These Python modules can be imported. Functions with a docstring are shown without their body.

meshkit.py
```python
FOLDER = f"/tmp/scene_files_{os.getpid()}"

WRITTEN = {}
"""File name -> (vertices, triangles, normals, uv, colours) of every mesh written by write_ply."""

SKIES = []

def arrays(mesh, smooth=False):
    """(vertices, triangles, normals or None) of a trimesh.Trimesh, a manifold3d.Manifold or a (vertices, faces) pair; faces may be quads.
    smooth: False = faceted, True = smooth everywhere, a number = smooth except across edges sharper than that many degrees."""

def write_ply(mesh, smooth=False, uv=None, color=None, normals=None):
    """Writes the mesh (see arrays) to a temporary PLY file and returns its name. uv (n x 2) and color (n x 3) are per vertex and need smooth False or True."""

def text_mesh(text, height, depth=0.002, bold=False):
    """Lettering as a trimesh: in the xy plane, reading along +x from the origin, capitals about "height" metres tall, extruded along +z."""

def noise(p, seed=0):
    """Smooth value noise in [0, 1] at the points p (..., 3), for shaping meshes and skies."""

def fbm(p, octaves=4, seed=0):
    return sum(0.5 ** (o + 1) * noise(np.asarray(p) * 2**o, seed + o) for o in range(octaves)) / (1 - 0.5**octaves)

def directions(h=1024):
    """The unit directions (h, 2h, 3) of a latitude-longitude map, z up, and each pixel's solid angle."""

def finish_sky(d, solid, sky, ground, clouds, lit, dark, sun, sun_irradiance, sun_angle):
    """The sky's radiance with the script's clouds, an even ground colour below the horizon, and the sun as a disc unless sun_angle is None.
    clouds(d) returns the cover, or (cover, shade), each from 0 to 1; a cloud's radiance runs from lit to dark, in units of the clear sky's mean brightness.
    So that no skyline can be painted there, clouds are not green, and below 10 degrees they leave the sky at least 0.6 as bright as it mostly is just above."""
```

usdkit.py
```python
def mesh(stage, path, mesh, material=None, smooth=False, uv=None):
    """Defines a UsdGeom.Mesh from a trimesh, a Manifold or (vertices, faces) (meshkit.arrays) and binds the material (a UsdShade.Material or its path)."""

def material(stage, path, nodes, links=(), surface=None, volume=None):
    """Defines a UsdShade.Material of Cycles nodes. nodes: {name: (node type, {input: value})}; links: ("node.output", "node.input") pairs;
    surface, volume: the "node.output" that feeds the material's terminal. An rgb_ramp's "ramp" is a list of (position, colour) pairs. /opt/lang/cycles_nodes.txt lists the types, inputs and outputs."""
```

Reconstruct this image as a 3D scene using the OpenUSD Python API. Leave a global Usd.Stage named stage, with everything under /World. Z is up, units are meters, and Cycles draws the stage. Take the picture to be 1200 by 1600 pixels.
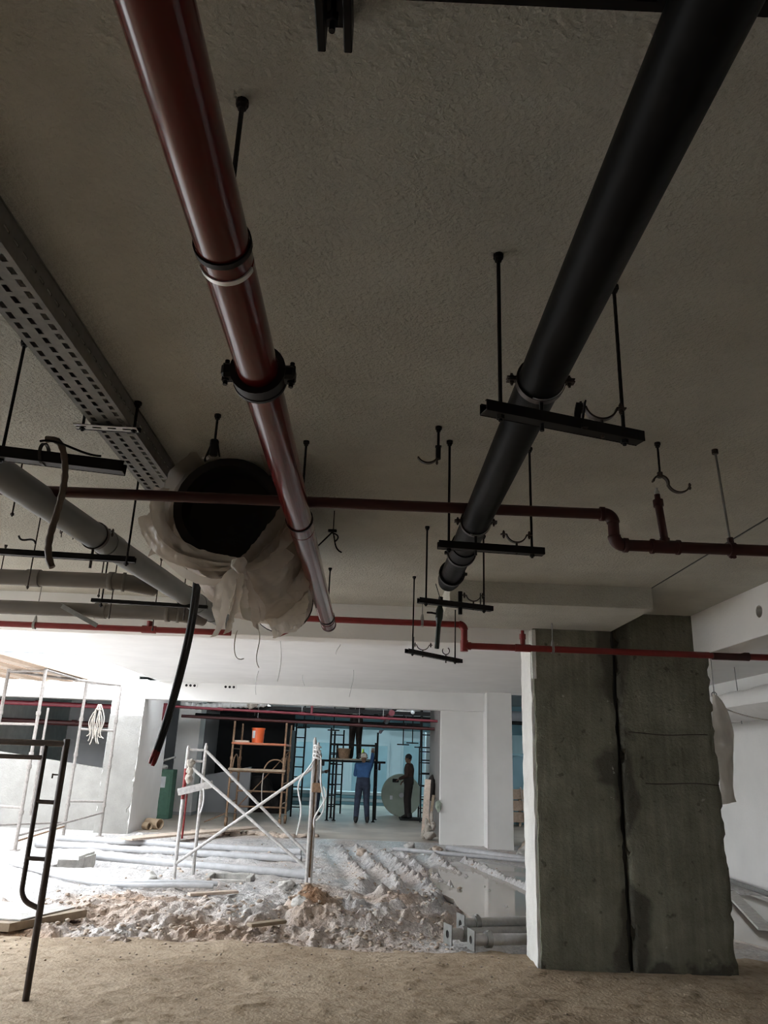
import math, random
import numpy as np, trimesh, manifold3d as m3
import usdkit, meshkit
from pxr import Usd, UsdGeom, UsdLux, UsdShade, Sdf, Gf, Vt

random.seed(7)
rng = np.random.default_rng(7)
PI = math.pi
stage = Usd.Stage.CreateInMemory()
UsdGeom.SetStageUpAxis(stage, 'Z')
UsdGeom.SetStageMetersPerUnit(stage, 1.0)
UsdGeom.Xform.Define(stage, '/World')

# ------------------------------------------------------------------ camera
EXPOSURE = 1.3
cam = UsdGeom.Camera.Define(stage, '/World/camera')
cam.CreateHorizontalApertureAttr(24.0)
cam.CreateVerticalApertureAttr(32.0)
cam.CreateFocalLengthAttr(24.0 * 1182 / 1200)
cam.CreateClippingRangeAttr(Gf.Vec2f(0.02, 200))
cam.CreateExposureAttr(EXPOSURE)
cr = np.array([0.99902, -0.0233, 0.0352]); cf = np.array([0.0100, 0.95, 0.3121])      # right, forward in the world
cf /= np.linalg.norm(cf); cr -= cf * (cr @ cf); cr /= np.linalg.norm(cr); cu = np.cross(cr, cf)
cam.AddTransformOp().Set(Gf.Matrix4d(*cr, 0, *cu, 0, *(-cf), 0, 0, 0, 1.55, 1))

# ------------------------------------------------------------------ daylight: an overcast white sky, seen through the open roof bay
sky = UsdLux.DomeLight.Define(stage, '/World/sky')
sky.CreateIntensityAttr(1.0)
sky.CreateColorAttr(Gf.Vec3f(1.42, 1.52, 1.63))

# ------------------------------------------------------------------ materials
MATS = {}
def mat(name, nodes, links=(), surface='p.BSDF'):
    MATS[name] = usdkit.material(stage, '/World/Looks/' + name, nodes, links, surface=surface)
def plain(name, col, rough=0.5, metal=0.0, var=0.12, scale=9.0, coat=0.0, bump=0.0, bscale=60.0, spec=0.5):
    """a colour with slight uneven tone and optional fine relief"""
    c = np.array(col)
    n = {'g': ('geometry', {}), 'n': ('noise_texture', {'scale': scale, 'detail': 5.0, 'roughness': 0.6}),
         'r': ('rgb_ramp', {'ramp': [(0.25, tuple(c * (1 - var))), (0.75, tuple(np.minimum(c * (1 + var), 1)))]}),
         'p': ('principled_bsdf', {'roughness': rough, 'metallic': metal, 'coat_weight': coat, 'coat_roughness': 0.12, 'specular_ior_level': spec})}
    l = [('g.position', 'n.vector'), ('n.fac', 'r.fac'), ('r.color', 'p.base_color')]
    if bump:
        n['m'] = ('noise_texture', {'scale': bscale, 'detail': 4.0, 'roughness': 0.6})
        n['b'] = ('bump', {'strength': min(1.0, bump), 'distance': 0.02})
        l += [('g.position', 'm.vector'), ('m.fac', 'b.height'), ('b.normal', 'p.normal')]
    mat(name, n, l)
plain('sprayed_ceiling', (0.60, 0.585, 0.525), 0.95, var=0.10, scale=3.0, bump=0.9, bscale=62.0, spec=0.1)
plain('white_plaster', (0.80, 0.785, 0.76), 0.8, var=0.05, scale=1.7, bump=0.12, bscale=40, spec=0.25)
plain('grey_plaster', (0.55, 0.54, 0.52), 0.85, var=0.08, scale=2.5, bump=0.2, spec=0.2)
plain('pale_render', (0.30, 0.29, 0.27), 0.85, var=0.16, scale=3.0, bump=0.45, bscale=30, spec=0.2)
plain('tower_steel', (0.27, 0.245, 0.225), 0.55, var=0.25, scale=24)
plain('post_steel', (0.52, 0.51, 0.50), 0.5, metal=0.1, var=0.18, scale=20)
plain('plate_steel', (0.20, 0.20, 0.19), 0.6, metal=0.1, var=0.2, scale=20)
plain('rough_white', (0.70, 0.69, 0.66), 0.85, var=0.14, scale=3.5, bump=0.45, bscale=30, spec=0.2)
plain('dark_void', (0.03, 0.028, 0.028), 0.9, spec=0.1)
plain('far_white', (0.62, 0.66, 0.68), 0.7, var=0.06, scale=1.5)
plain('partition_grey', (0.20, 0.18, 0.17), 0.85, var=0.12, scale=1.4)
plain('pane_blue', (0.36, 0.50, 0.55), 0.4, var=0.16, scale=0.8)
plain('far_blue', (0.22, 0.38, 0.44), 0.6, var=0.12, scale=1.0)
plain('far_grey', (0.42, 0.42, 0.43), 0.8, var=0.1, scale=1.0)
plain('far_floor', (0.46, 0.40, 0.335), 0.6, var=0.28, scale=0.9, bump=0.25, bscale=14)
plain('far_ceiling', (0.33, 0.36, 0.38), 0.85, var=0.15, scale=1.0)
plain('red_gloss', (0.105, 0.009, 0.008), 0.14, var=0.10, scale=5, spec=0.4)
plain('red_paint', (0.20, 0.016, 0.016), 0.4, var=0.15, scale=14)
plain('dark_red', (0.05, 0.008, 0.007), 0.5, var=0.2, scale=14)
plain('black_pipe', (0.007, 0.007, 0.007), 0.42, var=0.3, scale=7, bump=0.06, bscale=18, spec=0.05)
plain('black_rubber', (0.012, 0.012, 0.012), 0.45)
plain('black_steel', (0.011, 0.010, 0.010), 0.5, metal=0.0, var=0.25, spec=0.2)
plain('dark_bronze', (0.045, 0.032, 0.026), 0.42, metal=0.3, var=0.35, scale=30)
plain('tray_steel', (0.20, 0.195, 0.18), 0.55, metal=0.3, var=0.2, scale=20)
plain('far_red', (0.13, 0.012, 0.02), 0.5)
plain('galvanised', (0.30, 0.30, 0.29), 0.45, metal=0.6, var=0.18, scale=25)
plain('zinc_white', (0.66, 0.66, 0.65), 0.45, metal=0.3, var=0.15, scale=25)
plain('white_steel', (0.50, 0.48, 0.465), 0.5, var=0.28, scale=26)
plain('rust_steel', (0.24, 0.15, 0.09), 0.7, metal=0.2, var=0.4, scale=22)
plain('grey_pvc', (0.165, 0.17, 0.168), 0.5, var=0.1, scale=6)
plain('branch_pvc', (0.165, 0.148, 0.13), 0.55, var=0.1, scale=6)
plain('white_pvc', (0.44, 0.44, 0.45), 0.5, var=0.16, scale=10)
plain('green_ppr', (0.016, 0.028, 0.02), 0.45)
plain('copper_strip', (0.75, 0.74, 0.72), 0.35, metal=0.4)
plain('tan_hose', (0.13, 0.095, 0.07), 0.55)
plain('wood', (0.40, 0.29, 0.21), 0.7, var=0.3, scale=18, bump=0.2)
plain('pale_wood', (0.52, 0.42, 0.34), 0.7, var=0.22, scale=18, bump=0.2)
plain('dark_ply', (0.30, 0.23, 0.16), 0.7, var=0.25, scale=10)
plain('orange_plastic', (0.75, 0.13, 0.035), 0.35, var=0.06)
plain('red_board', (0.42, 0.13, 0.06), 0.6, var=0.2)
plain('cardboard', (0.45, 0.33, 0.22), 0.8, var=0.15)
plain('concrete_piece', (0.50, 0.48, 0.45), 0.9, var=0.22, scale=12, bump=0.5, bscale=40)
plain('clod', (0.47, 0.385, 0.315), 0.9, var=0.35, scale=6, bump=0.6, bscale=30)
plain('pale_rag', (0.42, 0.38, 0.33), 0.9, var=0.2, scale=14)
plain('beige_sheet', (0.58, 0.53, 0.47), 0.8, var=0.1, scale=5)
plain('white_rope', (0.78, 0.77, 0.76), 0.7)
plain('green_sheet', (0.33, 0.38, 0.31), 0.6, var=0.12, scale=3)
plain('green_box', (0.07, 0.16, 0.11), 0.6, var=0.2)
plain('skin', (0.20, 0.11, 0.07), 0.6)
plain('hair', (0.012, 0.010, 0.009), 0.6)
plain('blue_shirt', (0.035, 0.10, 0.24), 0.85, var=0.2, scale=12)
plain('denim', (0.035, 0.045, 0.075), 0.9, var=0.35, scale=9)
plain('dark_cloth', (0.022, 0.016, 0.014), 0.9, var=0.3)
plain('brown_shirt', (0.045, 0.022, 0.016), 0.9, var=0.3)
plain('white_cloth', (0.65, 0.66, 0.68), 0.9)
plain('boot', (0.02, 0.018, 0.017), 0.7)
plain('lime', (0.45, 0.7, 0.06), 0.6)
plain('duct_dark', (0.020, 0.018, 0.017), 0.75, var=0.3, scale=8, bump=0.3, bscale=14)
plain('duct_white', (0.60, 0.58, 0.55), 0.6, var=0.08, scale=6)
mat('tube_glow', {'e': ('emission', {'color': (0.60, 0.90, 1.0), 'strength': 85.0})}, [], 'e.emission')
mat('tube_dim', {'e': ('emission', {'color': (0.60, 0.90, 1.0), 'strength': 9.0})}, [], 'e.emission')

# thin dusty polythene: part see-through, part milky
mat('plastic_film', {'g': ('geometry', {}), 'n': ('noise_texture', {'scale': 7.0, 'detail': 4.0}),
    'r': ('rgb_ramp', {'ramp': [(0.3, (0.35,) * 3), (0.75, (0.80,) * 3)]}),
    't': ('transparent_bsdf', {'color': (0.93, 0.91, 0.88)}), 'd': ('diffuse_bsdf', {'color': (0.55, 0.49, 0.43)}),
    'l': ('translucent_bsdf', {'color': (0.62, 0.57, 0.52)}), 'q': ('glossy_bsdf', {'color': (0.8, 0.8, 0.8), 'roughness': 0.3}),
    'a': ('mix_closure', {'fac': 0.4}), 'b': ('mix_closure', {'fac': 0.08}), 'c': ('mix_closure', {})},
    [('g.position', 'n.vector'), ('n.fac', 'r.fac'), ('d.BSDF', 'a.closure1'), ('l.BSDF', 'a.closure2'), ('a.closure', 'b.closure1'), ('q.BSDF', 'b.closure2'),
     ('t.BSDF', 'c.closure1'), ('b.closure', 'c.closure2'), ('r.color', 'c.fac')], 'c.closure')
mat('film_mid', {'g': ('geometry', {}), 'n': ('noise_texture', {'scale': 11.0, 'detail': 4.0}),
    't': ('transparent_bsdf', {'color': (0.95, 0.93, 0.9)}), 'd': ('diffuse_bsdf', {'color': (0.70, 0.63, 0.56)}), 'l': ('translucent_bsdf', {'color': (0.70, 0.63, 0.56)}), 'q': ('glossy_bsdf', {'color': (0.8, 0.8, 0.8), 'roughness': 0.25}),
    'r': ('rgb_ramp', {'ramp': [(0.3, (0.42,) * 3), (0.7, (0.88,) * 3)]}), 'a': ('mix_closure', {'fac': 0.4}), 'b': ('mix_closure', {'fac': 0.1}), 'c': ('mix_closure', {})},
    [('g.position', 'n.vector'), ('n.fac', 'r.fac'), ('d.BSDF', 'a.closure1'), ('l.BSDF', 'a.closure2'), ('a.closure', 'b.closure1'), ('q.BSDF', 'b.closure2'), ('t.BSDF', 'c.closure1'), ('b.closure', 'c.closure2'), ('r.color', 'c.fac')], 'c.closure')
mat('film_dense', {'g': ('geometry', {}), 'n': ('noise_texture', {'scale': 9.0, 'detail': 4.0}),
    't': ('transparent_bsdf', {'color': (0.95, 0.93, 0.9)}), 'd': ('diffuse_bsdf', {'color': (0.84, 0.79, 0.73)}), 'l': ('translucent_bsdf', {'color': (0.84, 0.79, 0.73)}),
    'r': ('rgb_ramp', {'ramp': [(0.25, (0.78,) * 3), (0.7, (0.97,) * 3)]}), 'a': ('mix_closure', {'fac': 0.4}), 'c': ('mix_closure', {})},
    [('g.position', 'n.vector'), ('n.fac', 'r.fac'), ('d.BSDF', 'a.closure1'), ('l.BSDF', 'a.closure2'), ('t.BSDF', 'c.closure1'), ('a.closure', 'c.closure2'), ('r.color', 'c.fac')], 'c.closure')

# board-marked concrete of the column: blotches, pock marks, damp stain along the joint and at the foot
mat('column_concrete', {'g': ('geometry', {}), 's': ('separate_xyz', {}),
    'n1': ('noise_texture', {'scale': 2.2, 'detail': 8.0, 'roughness': 0.65}), 'r1': ('rgb_ramp', {'ramp': [(0.25, (0.118, 0.116, 0.085)), (0.5, (0.205, 0.20, 0.153)), (0.8, (0.315, 0.308, 0.247))]}),
    'mp': ('mapping', {'scale': (22.0, 22.0, 1.2)}), 'n2': ('noise_texture', {'scale': 1.0, 'detail': 3.0}), 'r2': ('rgb_ramp', {'ramp': [(0.3, (0.84,) * 3), (0.7, (1.12,) * 3)]}), 'm1': ('mix', {'mix_type': 'multiply', 'fac': 1.0}),
    'v': ('noise_texture', {'scale': 11.0, 'detail': 2.0}), 'rv': ('rgb_ramp', {'ramp': [(0.66, (1, 1, 1)), (0.72, (0.42, 0.41, 0.38))]}), 'm2': ('mix', {'mix_type': 'multiply', 'fac': 0.8}),
    # damp along the joint at x = 2.2
    'dx': ('math', {'math_type': 'subtract', 'value2': 2.23}), 'ab': ('math', {'math_type': 'absolute'}),
    'n3': ('noise_texture', {'scale': 1.6, 'detail': 4.0}), 'w': ('map_range', {'from_min': 0.42, 'from_max': 0.70, 'to_min': 0.015, 'to_max': 0.26}), 'ds': ('math', {'math_type': 'subtract'}), 'd': ('map_range', {'from_min': -0.03, 'from_max': 0.03, 'to_min': 0.0, 'to_max': 1.0, 'clamp': True}),
    'n4': ('noise_texture', {'scale': 5.0, 'detail': 3.0}), 'z4': ('map_range', {'from_min': 0.3, 'from_max': 0.7, 'to_min': -0.08, 'to_max': 0.16}), 'd4s': ('math', {'math_type': 'subtract'}), 'd4': ('map_range', {'from_min': -0.03, 'from_max': 0.03, 'to_min': 0.0, 'to_max': 1.0, 'clamp': True}),
    'mx': ('math', {'math_type': 'maximum'}), 'm3': ('mix', {'mix_type': 'mix', 'color2': (0.052, 0.048, 0.040)}), 'k': ('math', {'math_type': 'multiply', 'value2': 0.72}),
    # pale laitance specks
    'n5': ('noise_texture', {'scale': 17.0, 'detail': 2.0}), 'r5': ('rgb_ramp', {'ramp': [(0.73, (0, 0, 0)), (0.77, (0.55,) * 3)]}), 'm5': ('mix', {'mix_type': 'mix', 'color2': (0.45, 0.43, 0.38)}),
    'n6': ('noise_texture', {'scale': 45.0, 'detail': 5.0}), 'b': ('bump', {'strength': 0.5, 'distance': 0.02}), 'p': ('principled_bsdf', {'roughness': 0.85, 'specular_ior_level': 0.25})},
    [('g.position', 's.vector'), ('g.position', 'n1.vector'), ('n1.fac', 'r1.fac'), ('g.position', 'mp.vector'), ('mp.vector', 'n2.vector'), ('n2.fac', 'r2.fac'), ('r1.color', 'm1.color1'), ('r2.color', 'm1.color2'),
     ('g.position', 'v.vector'), ('v.fac', 'rv.fac'), ('m1.color', 'm2.color1'), ('rv.color', 'm2.color2'),
     ('s.x', 'dx.value1'), ('dx.value', 'ab.value1'), ('g.position', 'n3.vector'), ('n3.fac', 'w.value'), ('w.result', 'ds.value1'), ('ab.value', 'ds.value2'), ('ds.value', 'd.value'),
     ('g.position', 'n4.vector'), ('n4.fac', 'z4.value'), ('z4.result', 'd4s.value1'), ('s.z', 'd4s.value2'), ('d4s.value', 'd4.value'), ('d.result', 'mx.value1'), ('d4.result', 'mx.value2'), ('mx.value', 'k.value1'), ('k.value', 'm3.fac'), ('m2.color', 'm3.color1'),
     ('g.position', 'n5.vector'), ('n5.fac', 'r5.fac'), ('r5.color', 'm5.fac'), ('m3.color', 'm5.color1'), ('m5.color', 'p.base_color'),
     ('g.position', 'n6.vector'), ('n6.fac', 'b.height'), ('b.normal', 'p.normal')])

# dusty slab underfoot
mat('dusty_slab', {'g': ('geometry', {}), 'n1': ('noise_texture', {'scale': 1.1, 'detail': 8.0, 'roughness': 0.6}),
    'r1': ('rgb_ramp', {'ramp': [(0.25, (0.29, 0.215, 0.145)), (0.5, (0.42, 0.33, 0.235)), (0.75, (0.54, 0.44, 0.33))]}),
    'n2': ('noise_texture', {'scale': 13.0, 'detail': 5.0}), 'r2': ('rgb_ramp', {'ramp': [(0.28, (0.62, 0.58, 0.52)), (0.5, (1.0,) * 3), (0.8, (1.12,) * 3)]}), 'm': ('mix', {'mix_type': 'multiply', 'fac': 0.9}),
    'n3': ('noise_texture', {'scale': 40.0, 'detail': 4.0}), 'b': ('bump', {'strength': 0.5, 'distance': 0.02}), 'p': ('principled_bsdf', {'roughness': 0.85, 'specular_ior_level': 0.2})},
    [('g.position', 'n1.vector'), ('n1.fac', 'r1.fac'), ('g.position', 'n2.vector'), ('n2.fac', 'r2.fac'), ('r1.color', 'm.color1'), ('r2.color', 'm.color2'), ('m.color', 'p.base_color'),
     ('g.position', 'n3.vector'), ('n3.fac', 'b.height'), ('b.normal', 'p.normal')])
# churned mud: pale slurry, tan soil and rusty patches; wet where it is grey
mat('wet_mud', {'g': ('geometry', {}), 'a': ('attribute', {'attribute': 'soil'}), 'n1': ('noise_texture', {'scale': 2.4, 'detail': 8.0, 'roughness': 0.65}), 's1': ('math', {'math_type': 'multiply', 'value2': 0.55}), 'ad': ('math', {'math_type': 'add'}),
    'r1': ('rgb_ramp', {'ramp': [(0.22, (0.58, 0.565, 0.56)), (0.42, (0.55, 0.495, 0.46)), (0.60, (0.53, 0.43, 0.36)), (0.82, (0.40, 0.265, 0.175)), (1.0, (0.29, 0.15, 0.08))]}),
    'n2': ('noise_texture', {'scale': 19.0, 'detail': 5.0}), 'r2': ('rgb_ramp', {'ramp': [(0.3, (0.66,) * 3), (0.62, (1.08,) * 3)]}), 'm': ('mix', {'mix_type': 'multiply', 'fac': 0.85}),
    'rr': ('map_range', {'from_min': 0.3, 'from_max': 0.65, 'to_min': 0.38, 'to_max': 0.9}), 'n3': ('noise_texture', {'scale': 34.0, 'detail': 5.0}), 'b': ('bump', {'strength': 0.8, 'distance': 0.03}), 'p': ('principled_bsdf', {'specular_ior_level': 0.4})},
    [('g.position', 'n1.vector'), ('n1.fac', 's1.value1'), ('s1.value', 'ad.value1'), ('a.fac', 'ad.value2'), ('ad.value', 'r1.fac'), ('g.position', 'n2.vector'), ('n2.fac', 'r2.fac'), ('r1.color', 'm.color1'), ('r2.color', 'm.color2'), ('m.color', 'p.base_color'),
     ('ad.value', 'rr.value'), ('rr.result', 'p.roughness'), ('g.position', 'n3.vector'), ('n3.fac', 'b.height'), ('b.normal', 'p.normal')])
mat('puddle_water', {'g': ('geometry', {}), 'n': ('noise_texture', {'scale': 3.0, 'detail': 2.0}), 'b': ('bump', {'strength': 0.04, 'distance': 0.02}), 'p': ('principled_bsdf', {'base_color': (0.42, 0.37, 0.32), 'roughness': 0.06, 'specular_ior_level': 0.9, 'ior': 1.45})},
    [('g.position', 'n.vector'), ('n.fac', 'b.height'), ('b.normal', 'p.normal')])

# ------------------------------------------------------------------ shape helpers (all in world metres)
def cat(*ms):
    out = []
    for m in ms:
        out += list(m) if isinstance(m, (list, tuple)) else [m]
    return trimesh.util.concatenate(out) if len(out) > 1 else out[0]
def hull(pts):
    return trimesh.convex.convex_hull(np.asarray(pts, float))
def box(lo, hi, b=0.004):
    """a box with chamfered edges"""
    lo, hi = np.minimum(lo, hi).astype(float), np.maximum(lo, hi).astype(float)
    b = min(b, 0.3 * (hi - lo).min())
    pts = []
    for sx in (0, 1):
        for sy in (0, 1):
            for sz in (0, 1):
                c = np.array([(lo, hi)[s][k] for k, s in enumerate((sx, sy, sz))])
                d = np.array([1 - 2 * sx, 1 - 2 * sy, 1 - 2 * sz]) * b
                for k in range(3):
                    e = d.copy(); e[k] = 0
                    pts.append(c + e)
    return hull(pts)
def frame_of(t):
    t = np.asarray(t, float); t = t / (np.linalg.norm(t) + 1e-12)
    a = np.cross(t, [0, 0, 1.0] if abs(t[2]) < 0.9 else [1.0, 0, 0]); a /= np.linalg.norm(a)
    return t, a, np.cross(t, a)
def bar(p0, p1, w, h, b=0.002, up=None):
    """a box-section bar from p0 to p1, w across and h deep"""
    p0, p1 = np.asarray(p0, float), np.asarray(p1, float)
    t, a, n = frame_of(p1 - p0)
    L = np.linalg.norm(p1 - p0)
    m = box((0, -w / 2, -h / 2), (L, w / 2, h / 2), b)
    M = np.eye(4); M[:3, 0] = t; M[:3, 1] = a; M[:3, 2] = n; M[:3, 3] = p0
    return m.copy().apply_transform(M)
def tube(path, r, sides=12, closed=False):
    p = np.asarray(path, float); n = len(p)
    r = np.broadcast_to(np.asarray(r, float), (n,))
    if closed:
        t = np.roll(p, -1, 0) - np.roll(p, 1, 0)
    else:
        t = np.gradient(p, axis=0)
    t /= np.linalg.norm(t, axis=1, keepdims=True) + 1e-12
    _, a, _ = frame_of(t[0])
    A = []
    for i in range(n):
        a = a - t[i] * (a @ t[i]); a /= np.linalg.norm(a) + 1e-12
        A.append(a)
    A = np.array(A); B = np.cross(t, A)
    ang = np.arange(sides) * 2 * PI / sides
    v = (p[:, None] + r[:, None, None] * (np.cos(ang)[None, :, None] * A[:, None] + np.sin(ang)[None, :, None] * B[:, None])).reshape(-1, 3)
    f = []
    m = n if closed else n - 1
    for i in range(m):
        i2 = (i + 1) % n
        for j in range(sides):
            k = (j + 1) % sides
            f += [[i * sides + j, i * sides + k, i2 * sides + k], [i * sides + j, i2 * sides + k, i2 * sides + j]]
    if not closed:
        v = np.vstack([v, p[:1], p[-1:]]); c0, c1 = len(v) - 2, len(v) - 1
        for j in range(sides):
            k = (j + 1) % sides
            f += [[c0, k, j], [c1, (n - 1) * sides + j, (n - 1) * sides + k]]
    return trimesh.Trimesh(v, f, process=False)
def cyl(p0, p1, r, sides=16, r1=None):
    p0, p1 = np.asarray(p0, float), np.asarray(p1, float)
    return tube([p0, p1], [r, r if r1 is None else r1], sides)
def pipe(p0, p1, r, sides=24, wall=None, at_end=True):
    """a hollow length of pipe"""
    t, a, b = frame_of(np.asarray(p1, float) - p0)
    L = np.linalg.norm(np.asarray(p1, float) - p0); wall = wall or r * 0.1
    prof = [(r - wall, 0), (r, 0), (r, L), (r - wall, L)]
    ang = np.arange(sides) * 2 * PI / sides
    v = np.array([np.asarray(p0) + t * z + rr * (np.cos(q) * a + np.sin(q) * b) for rr, z in prof for q in ang])
    f = []
    for i in range(4):
        i2 = (i + 1) % 4
        for j in range(sides):
            k = (j + 1) % sides
            f += [[i * sides + j, i * sides + k, i2 * sides + k], [i * sides + j, i2 * sides + k, i2 * sides + j]]
    return trimesh.Trimesh(v, f, process=False)
def ring(c, axis, r, tr, width=None, a0=0.0, a1=2 * PI, n=28):
    """a band round a pipe (or an arc of one): round section of radius tr, or a flat strap width x 2 tr; angles from straight down in the plane across axis"""
    t = np.asarray(axis, float); t /= np.linalg.norm(t)
    d = np.array([0, 0, -1.0]); d = d - t * (d @ t); d /= np.linalg.norm(d); s = np.cross(t, d)
    full = abs(a1 - a0) > 2 * PI - 1e-6
    q = np.linspace(a0, a1, n, endpoint=not full)
    c = np.asarray(c, float)
    if width is None:
        return tube([c + r * (np.cos(x) * d + np.sin(x) * s) for x in q], tr, 8, closed=full)
    prof = [(r - tr, -width / 2), (r + tr, -width / 2), (r + tr, width / 2), (r - tr, width / 2)]
    v = np.array([c + t * z + rr * (np.cos(x) * d + np.sin(x) * s) for x in q for rr, z in prof])
    f = []; m = len(q)
    for i in range(m if full else m - 1):
        i2 = (i + 1) % m
        for j in range(4):
            k = (j + 1) % 4
            f += [[i * 4 + j, i2 * 4 + k, i * 4 + k], [i * 4 + j, i2 * 4 + j, i2 * 4 + k]]
    if not full:
        f += [[0, 1, 2], [0, 2, 3]]; e = (m - 1) * 4; f += [[e, e + 2, e + 1], [e, e + 3, e + 2]]
    g = trimesh.Trimesh(v, f, process=False)
    g.fix_normals()
    return g
def arc(c, u, v, r, a0, a1, n=9):
    c, u, v = (np.asarray(x, float) for x in (c, u, v))
    return [c + r * (math.cos(a) * u + math.sin(a) * v) for a in np.linspace(a0, a1, n)]
def spline(pts, n=40):
    from scipy.interpolate import CubicSpline
    p = np.asarray(pts, float); d = np.r_[0, np.cumsum(np.linalg.norm(np.diff(p, axis=0), axis=1))]
    return CubicSpline(d, p)(np.linspace(0, d[-1], n))
def sphere(c, r, sub=2, sc=(1, 1, 1)):
    m = trimesh.creation.icosphere(sub, r); m.apply_scale(sc); m.apply_translation(c); return m
def rock(c, s, seed, sub=2, flat=0.6):
    m = trimesh.creation.icosphere(sub, 1.0)
    k = meshkit.noise(m.vertices * 1.7 + seed * 7.3, seed)
    v = m.vertices * (0.65 + 0.7 * k)[:, None] * np.array([1.0, 0.8, flat]) * s
    a = seed * 1.7; R = np.array([[math.cos(a), -math.sin(a), 0], [math.sin(a), math.cos(a), 0], [0, 0, 1]])
    m.vertices = v @ R.T + c
    return m
def lathe(c, prof, sides=24):
    """profile of (radius, height) turned about the vertical through c"""
    m = trimesh.creation.revolve(np.array(prof, float), sections=sides); m.apply_translation(c); return m
def grid_mesh(P):
    """P (n, m, 3) as a quad sheet"""
    n, m = P.shape[:2]
    i, j = np.meshgrid(np.arange(n - 1), np.arange(m - 1), indexing='ij')
    a = (i * m + j).ravel(); q = np.stack([a, a + m, a + m + 1, a + 1], 1)
    return trimesh.Trimesh(P.reshape(-1, 3), np.vstack([q[:, [0, 1, 2]], q[:, [0, 2, 3]]]), process=False)
def sheet(P, t=0.0015):
    """a thin two-sided solid made of a surface grid"""
    m = grid_mesh(P); v = m.vertices - m.vertex_normals * t
    n, k = P.shape[:2]; N = n * k
    f2 = m.faces[:, ::-1] + N
    edge = [(0 * k + j, 0 * k + j + 1) for j in range(k - 1)] + [(i * k + k - 1, (i + 1) * k + k - 1) for i in range(n - 1)] + [((n - 1) * k + j + 1, (n - 1) * k + j) for j in range(k - 1)] + [((i + 1) * k, i * k) for i in range(n - 1)]
    side = []
    for a, b in edge:
        side += [[a, b + N, b], [a, a + N, b + N]]
    return trimesh.Trimesh(np.vstack([m.vertices, v]), np.vstack([m.faces, f2, side]), process=False)
def rot(m, ang, axis, at=(0, 0, 0)):
    m = m.copy(); m.apply_transform(trimesh.transformations.rotation_matrix(ang, axis, at)); return m
def move(m, d):
    m = m.copy(); m.apply_translation(d); return m

# ------------------------------------------------------------------ scene tree helpers
used = {}
def numbered(path):
    k = used.get(path, 0); used[path] = k + 1
    return path if k == 0 else f'{path}_{k:03d}'
def tag(prim, **kw):
    for k, v in kw.items():
        if v: prim.SetCustomDataByKey(k, v)
def thing(name, label, category, loc, group=None, kind=None):
    """an Xform at the thing's base; its parts follow by part()"""
    path = numbered('/World/' + name)
    x = UsdGeom.Xform.Define(stage, path); x.AddTranslateOp().Set(Gf.Vec3d(*map(float, loc)))
    tag(x.GetPrim(), label=label, category=category, group=group, kind=kind)
    return path, np.asarray(loc, float)
def part(parent, name, mesh, material, label=None, smooth=35, kind=None):
    path = numbered(parent[0] + '/' + name)
    m = cat(mesh) if isinstance(mesh, (list, tuple)) else mesh
    m = m.copy(); m.apply_translation(-parent[1])
    p = usdkit.mesh(stage, path, m, MATS[material], smooth=smooth)
    tag(p.GetPrim(), label=label, kind=kind)
    return path, parent[1]
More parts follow.
